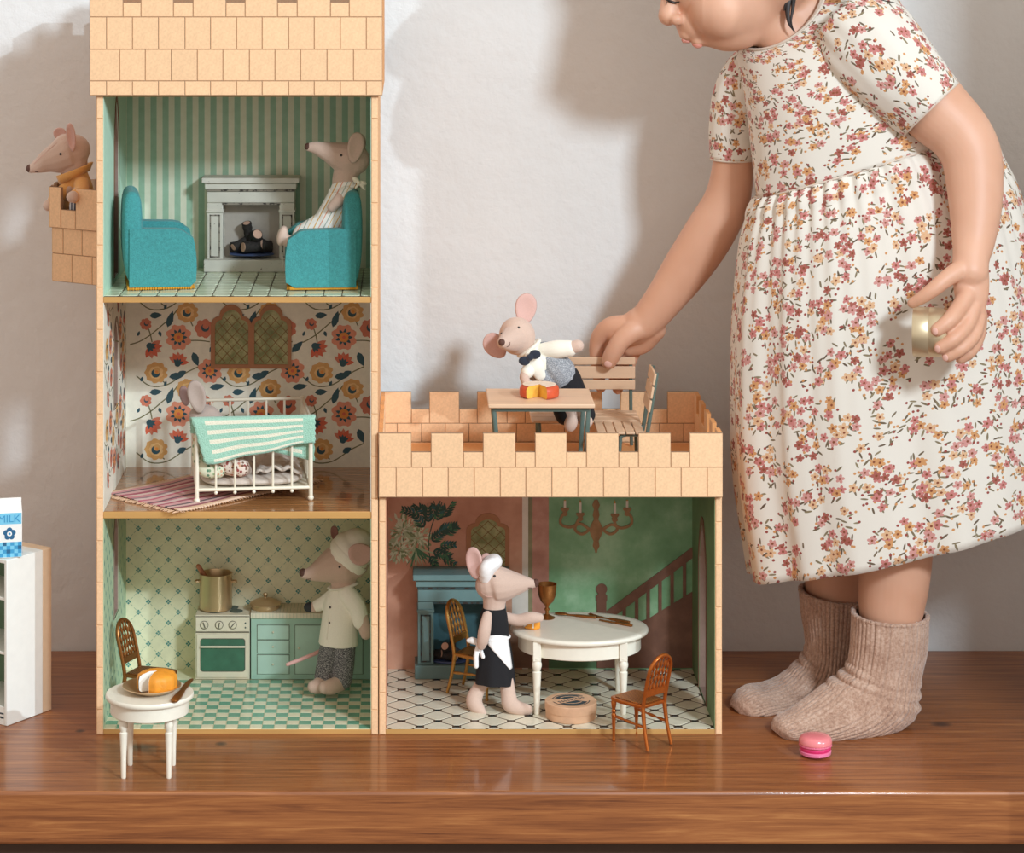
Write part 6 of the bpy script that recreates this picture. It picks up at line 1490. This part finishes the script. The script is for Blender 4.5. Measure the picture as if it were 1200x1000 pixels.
# ---- dress
def floral_cotton():
    t = NT('floral_cotton'); uv = t.n('ShaderNodeTexCoord').outputs['UV']
    sx = t.n('ShaderNodeSeparateXYZ', {0: uv}); U, Vv = sx.outputs[0], sx.outputs[1]
    s_last = [None]
    def cells(scale, rnd, off, src=None):
        vec = t.n('ShaderNodeVectorMath', {0: uv if src is None else src, 1: (off, off*.7, 0)}, operation='ADD').outputs[0]
        vec = t.n('ShaderNodeVectorMath', {0: vec, 'Scale': scale}, operation='SCALE').outputs[0]
        vo = t.n('ShaderNodeTexVoronoi', {'Vector': vec, 'Scale': 1.0, 'Randomness': rnd}, voronoi_dimensions='2D')
        dv = t.n('ShaderNodeVectorMath', {0: vec, 1: vo.outputs['Position']}, operation='SUBTRACT').outputs[0]
        cen = t.n('ShaderNodeVectorMath', {0: vo.outputs['Position'], 'Scale': 1/scale}, operation='SCALE').outputs[0]
        s_last[0] = t.n('ShaderNodeVectorMath', {0: cen, 1: (-off, -off*.7, 0)}, operation='ADD').outputs[0]
        s = t.n('ShaderNodeSeparateXYZ', {0: dv}); cc = t.n('ShaderNodeSeparateColor', {0: vo.outputs['Color']})
        return vo.outputs['Distance'], s.outputs[0], s.outputs[1], cc.outputs[0], cc.outputs[1], cc.outputs[2]
    def clus():
        p_ = s_last[0]; return cells(1/.0215, .8, .13, p_)[0]
    base = rgb((230,222,210))
    col = base
    # leaves
    for sc, off, th_ in ((1/.0080, .31, .40), (1/.0090, .77, .42)):
        d_, x, y, r1, r2, r3 = cells(sc, .9, off); cd_ = clus()
        a = t.math('MULTIPLY', r1, 6.283); ca_, sa_ = t.math('COSINE', a), t.math('SINE', a)
        xr = t.math('ADD', t.math('MULTIPLY', x, ca_), t.math('MULTIPLY', y, sa_)); yr = t.math('SUBTRACT', t.math('MULTIPLY', y, ca_), t.math('MULTIPLY', x, sa_))
        e = t.math('ADD', t.math('POWER', t.math('ABSOLUTE', t.math('DIVIDE', xr, .40)), 2.0), t.math('POWER', t.math('ABSOLUTE', t.math('DIVIDE', yr, .105)), 2.0))
        m = t.math('MULTIPLY', t.math('LESS_THAN', e, 1.0), t.math('MULTIPLY', t.math('LESS_THAN', cd_, .52), t.math('GREATER_THAN', r2, .35)))
        col = t.mix(m, col, t.mix(r3, rgb((96,76,58)), rgb((142,128,98))))
    # berries
    d_, x, y, r1, r2, r3 = cells(1/.0050, .8, .53); cd_ = clus()
    m = t.math('MULTIPLY', t.math('LESS_THAN', d_, .24), t.math('MULTIPLY', t.math('LESS_THAN', cd_, .55), t.math('GREATER_THAN', r2, .58)))
    col = t.mix(m, col, t.mix(t.math('GREATER_THAN', r3, .5), rgb((150,70,60)), rgb((204,144,90))))
    # flowers
    for sc, off, lim, gate in ((1/.0102, .05, .44, .20), (1/.0115, .41, .38, .35)):
        d_, x, y, r1, r2, r3 = cells(sc, .8, off); cd_ = clus()
        ang = t.math('ADD', t.math('ARCTAN2', y, x), t.math('MULTIPLY', r1, 6.28))
        pet = t.math('MULTIPLY_ADD', t.math('ABSOLUTE', t.math('COSINE', t.math('MULTIPLY', ang, 2.5))), .20, .22)
        m = t.math('MULTIPLY', t.math('LESS_THAN', d_, pet), t.math('MULTIPLY', t.math('LESS_THAN', cd_, lim), t.math('GREATER_THAN', r2, gate)))
        fc = t.ramp(r3, [(0, rgb((198,124,118))), (.28, rgb((208,150,98))), (.48, rgb((166,92,80))), (.62, rgb((206,146,138))), (.82, rgb((220,176,136)))], 'CONSTANT')
        col = t.mix(m, col, fc)
        col = t.mix(t.math('MULTIPLY', m, t.math('LESS_THAN', d_, .10)), col, rgb((134,72,44)))
    t.base(col); t.b.inputs['Roughness'].default_value = .85; t.b.inputs['Sheen Weight'].default_value = .15
    t.bump(t.noise(t.coord(), 420, 3), .12, .0005); return t.m
M_dress = floral_cotton(); M_bind = mat('cream_binding', (216,200,184), .85, 600, .12)
def rings(specs, sub, nth, fold=None, th0=0, th1=2*pi, uvR=.12, uv0=0.0):
    """specs: (Lx,Ly,Rx,Ry, depth half in px, centre depth, dipx, dipy)"""
    q = cr(specs, sub) if sub > 1 else specs
    rows = []; n = len(q); vs = [0.0]
    for i, (lx, ly, rx, ry, bb, yc, dx, dy) in enumerate(q):
        f = i/max(n-1,1); cx_, cy2, hx, hy_ = (lx+rx)/2, (ly+ry)/2, (rx-lx)/2, (ry-ly)/2; row = []
        for j in range(nth):
            th = th0+(th1-th0)*j/nth; g = 1+(fold(th, f) if fold else 0); c_, s_ = cos(th)*g, sin(th)*g
            row.append(W(cx_+hx*c_-dx*s_, cy2+hy_*c_-dy*s_, yc+bb*S(yc)*s_))
        rows.append(row)
        if i: vs.append(vs[-1]+(sum((rows[-1][j]-rows[-2][j]).length for j in range(0, nth, 8))/len(range(0, nth, 8))))
    uv = lambda i, j: (uv0+uvR*2*pi*j/nth, uv0*.37+vs[min(i, n-1)])
    return rows, uv
def solid(o, th=.0014, off=0):
    sm = o.modifiers.new('s', 'SOLIDIFY'); sm.thickness = th; sm.offset = off; return o
yD = .085
waist = (886,231,1150,150,100,yD,0,8)
rows, uv = rings([(864,50,960,-30,50,yD,25,27),(867,74,1030,-30,76,yD,22,30),(874,120,1078,48,92,yD,10,22),(880,175,1120,102,98,yD,4,14),waist], 9, 120, lambda th, f: .010*sin(5*th+2)*f+.006*sin(11*th)*f+.05*(1-f)*0, uvR=.085)
b = MB(); b.grid(rows, True, uv=uv); dress = solid(b.build('dress', M_dress, person, smooth=180, fix=True))
nk = rings([(864,50,960,-30,50,yD,25,27)], 1, 60)[0][0]
b = MB(); b.tube(nk, .0028, 8, .55, (0,0,1), False, 0, False, True); b.build('neck_binding', M_bind, dress)
rr = random.Random(11); ph = [rr.uniform(0, 6.28) for _ in range(8)]
def fold(th, f):
    gat = exp_(-f*3.6)*.030*cos(46*th+1.3*sin(3*th)); big_ = (.005+.046*f)*(.5*cos(8*th+ph[0])+.35*cos(13*th+ph[1]+.8*f)+.25*cos(19*th+ph[2]))+.010*f*cos(3*th+ph[3])
    puff = .02*sin(pi*min(1, f*6))*(f < .17)
    return gat+big_+puff
from math import exp as exp_
rows, uv = rings([waist,(874,262,1178,190,110,yD,0,9),(866,300,1200,235,118,yD,0,11),(859,400,1226,338,130,yD,0,17),(861,545,1246,470,136,yD,0,24),(880,674,1262,583,138,yD,0,30)], 14, 420, fold, uvR=.135, uv0=.37)
b = MB(); b.grid(rows, True, uv=uv); solid(b.build('skirt', M_dress, dress, smooth=180, fix=True), .0016)
b = MB(); b.tube([p+V((0,0,.0004)) for p in rings([waist], 1, 120, lambda th, f: .006)[0][0]], .0011, 6, 1, (0,0,1), False, 0, False, True); b.build('waist_seam', M_bind, dress)
def sleeve(pts, uv0):
    q = cr(pts, 8); n = len(q); nth = 72; rows = []; vs = [0]
    m_ = MB(); m_.tube([W(a, c, y) for a, c, y, r in q], [r*S(y) for a, c, y, r in q], nth, .95, (0,1,0), False, 0, False)
    for i in range(n): rows.append([m_.v[i*nth+j] for j in range(nth)])
    for i in range(n):
        c = sum(rows[i], V())/nth; f = i/(n-1)
        for j in range(nth):
            a = 2*pi*j/nth; g = .020*(1-f)**1.0*cos(15*a+2)+.016*sin(4*a+i*.25)*(1-f*.6)+.012*f*cos(5*a+1); rows[i][j] = c+(rows[i][j]-c)*(1+g)
        if i: vs.append(vs[-1]+(sum(rows[i], V())/nth-sum(rows[i-1], V())/nth).length)
    R = pts[1][3]*S(pts[1][2]); b = MB(); b.grid(rows, True, uv=lambda i, j: (uv0+R*2*pi*j/nth, uv0*.6+vs[i])); o = solid(b.build('sleeve', M_dress, dress, smooth=180, fix=True), .0014)
    b = MB(); b.tube(rows[-1][::3], .0012, 6, 1, (.5,0,-.8), False, 0, False, True); b.build('sleeve_hem', M_bind, dress)
sleeve([(992,26,.045,50),(1014,48,.032,58),(1040,76,.018,56),(1066,103,.010,50),(1091,128,.004,44)], .71)
sleeve([(905,66,.105,24),(886,84,.112,33),(868,112,.120,32),(860,148,.124,28.5),(859,186,.126,26)], 1.13)
# ---- socks
def m_sock():
    t = NT('oatmeal_knit'); v = t.coord(); n = t.noise(v, 420, 4, .7); n2 = t.noise(v, 60, 2)
    f = t.math('ADD', t.math('MULTIPLY', n, .7), t.math('MULTIPLY', n2, .3)); t.base(t.ramp(f, [(.34, rgb((162,124,104))), (.5, rgb((196,160,138))), (.66, rgb((222,192,172)))]))
    t.b.inputs['Roughness'].default_value = .95; t.b.inputs['Sheen Weight'].default_value = .5; t.b.inputs['Sheen Roughness'].default_value = .4; t.bump(n, .8, .0012); return t.m
M_sock = m_sock()
def sock(specs, lab, ribs, scr):
    def fd(th, f):
        r = .027*(abs(cos(ribs*th/2))**.8*2-1)*(1 if f < .82 else max(0, 1-(f-.82)/.06))
        k_ = exp_(-((f-scr)/.085)**2)*.055*sin(f*95+1.4*sin(th+.7)); return r+k_*(.6+.4*sin(2*th+1))+(.012*exp_(-((f-.84)/.02)**2))
    rows, uv = rings(specs, 12, 168, fd)
    for row in rows:
        for p in row:
            if p.z < .0008: p.z = .0008
    b = MB(); b.grid(rows, True, (False, True)); o = solid(b.build('sock', M_sock, person, smooth=180, fix=True), .0012, 1)
    b = MB(); b.tube(rows[0], [.0016+.0006*abs(sin(i*pi/6)) for i in range(len(rows[0]))], 8, 1, (0,0,1), False, 0, False, True); b.build('cuff_edge', M_sock, o)
    return o
sock([(1000,717,1087,724,46,.033,0,13),(999,740,1085,762,46,.033,0,11),(997,765,1079,790,42,.032,0,10),(990,785,1076,814,41,.029,1,9),(970,801,1072,838,39,.024,4,8),(948,818,1046,858,38,.017,6,8),(929,832,1004,868,37,.010,7,8),(914,841,962,870,34,.005,8,8),(908,849,933,867,27,.002,8,7),(908,856,916,863,14,.001,6,5)], 0, 46, .36)
sock([(938,690,1009,703,39,.132,0,11),(940,715,1006,734,39,.131,0,10),(945,752,1000,772,36,.129,0,9),(938,772,996,800,36,.124,1,9),(914,794,985,822,36,.114,4,8),(893,803,950,836,36,.100,6,8),(876,806,915,843,34,.086,8,8),(863,816,890,846,28,.076,8,7),(859,828,869,840,14,.072,6,5)], 1, 42, .36)
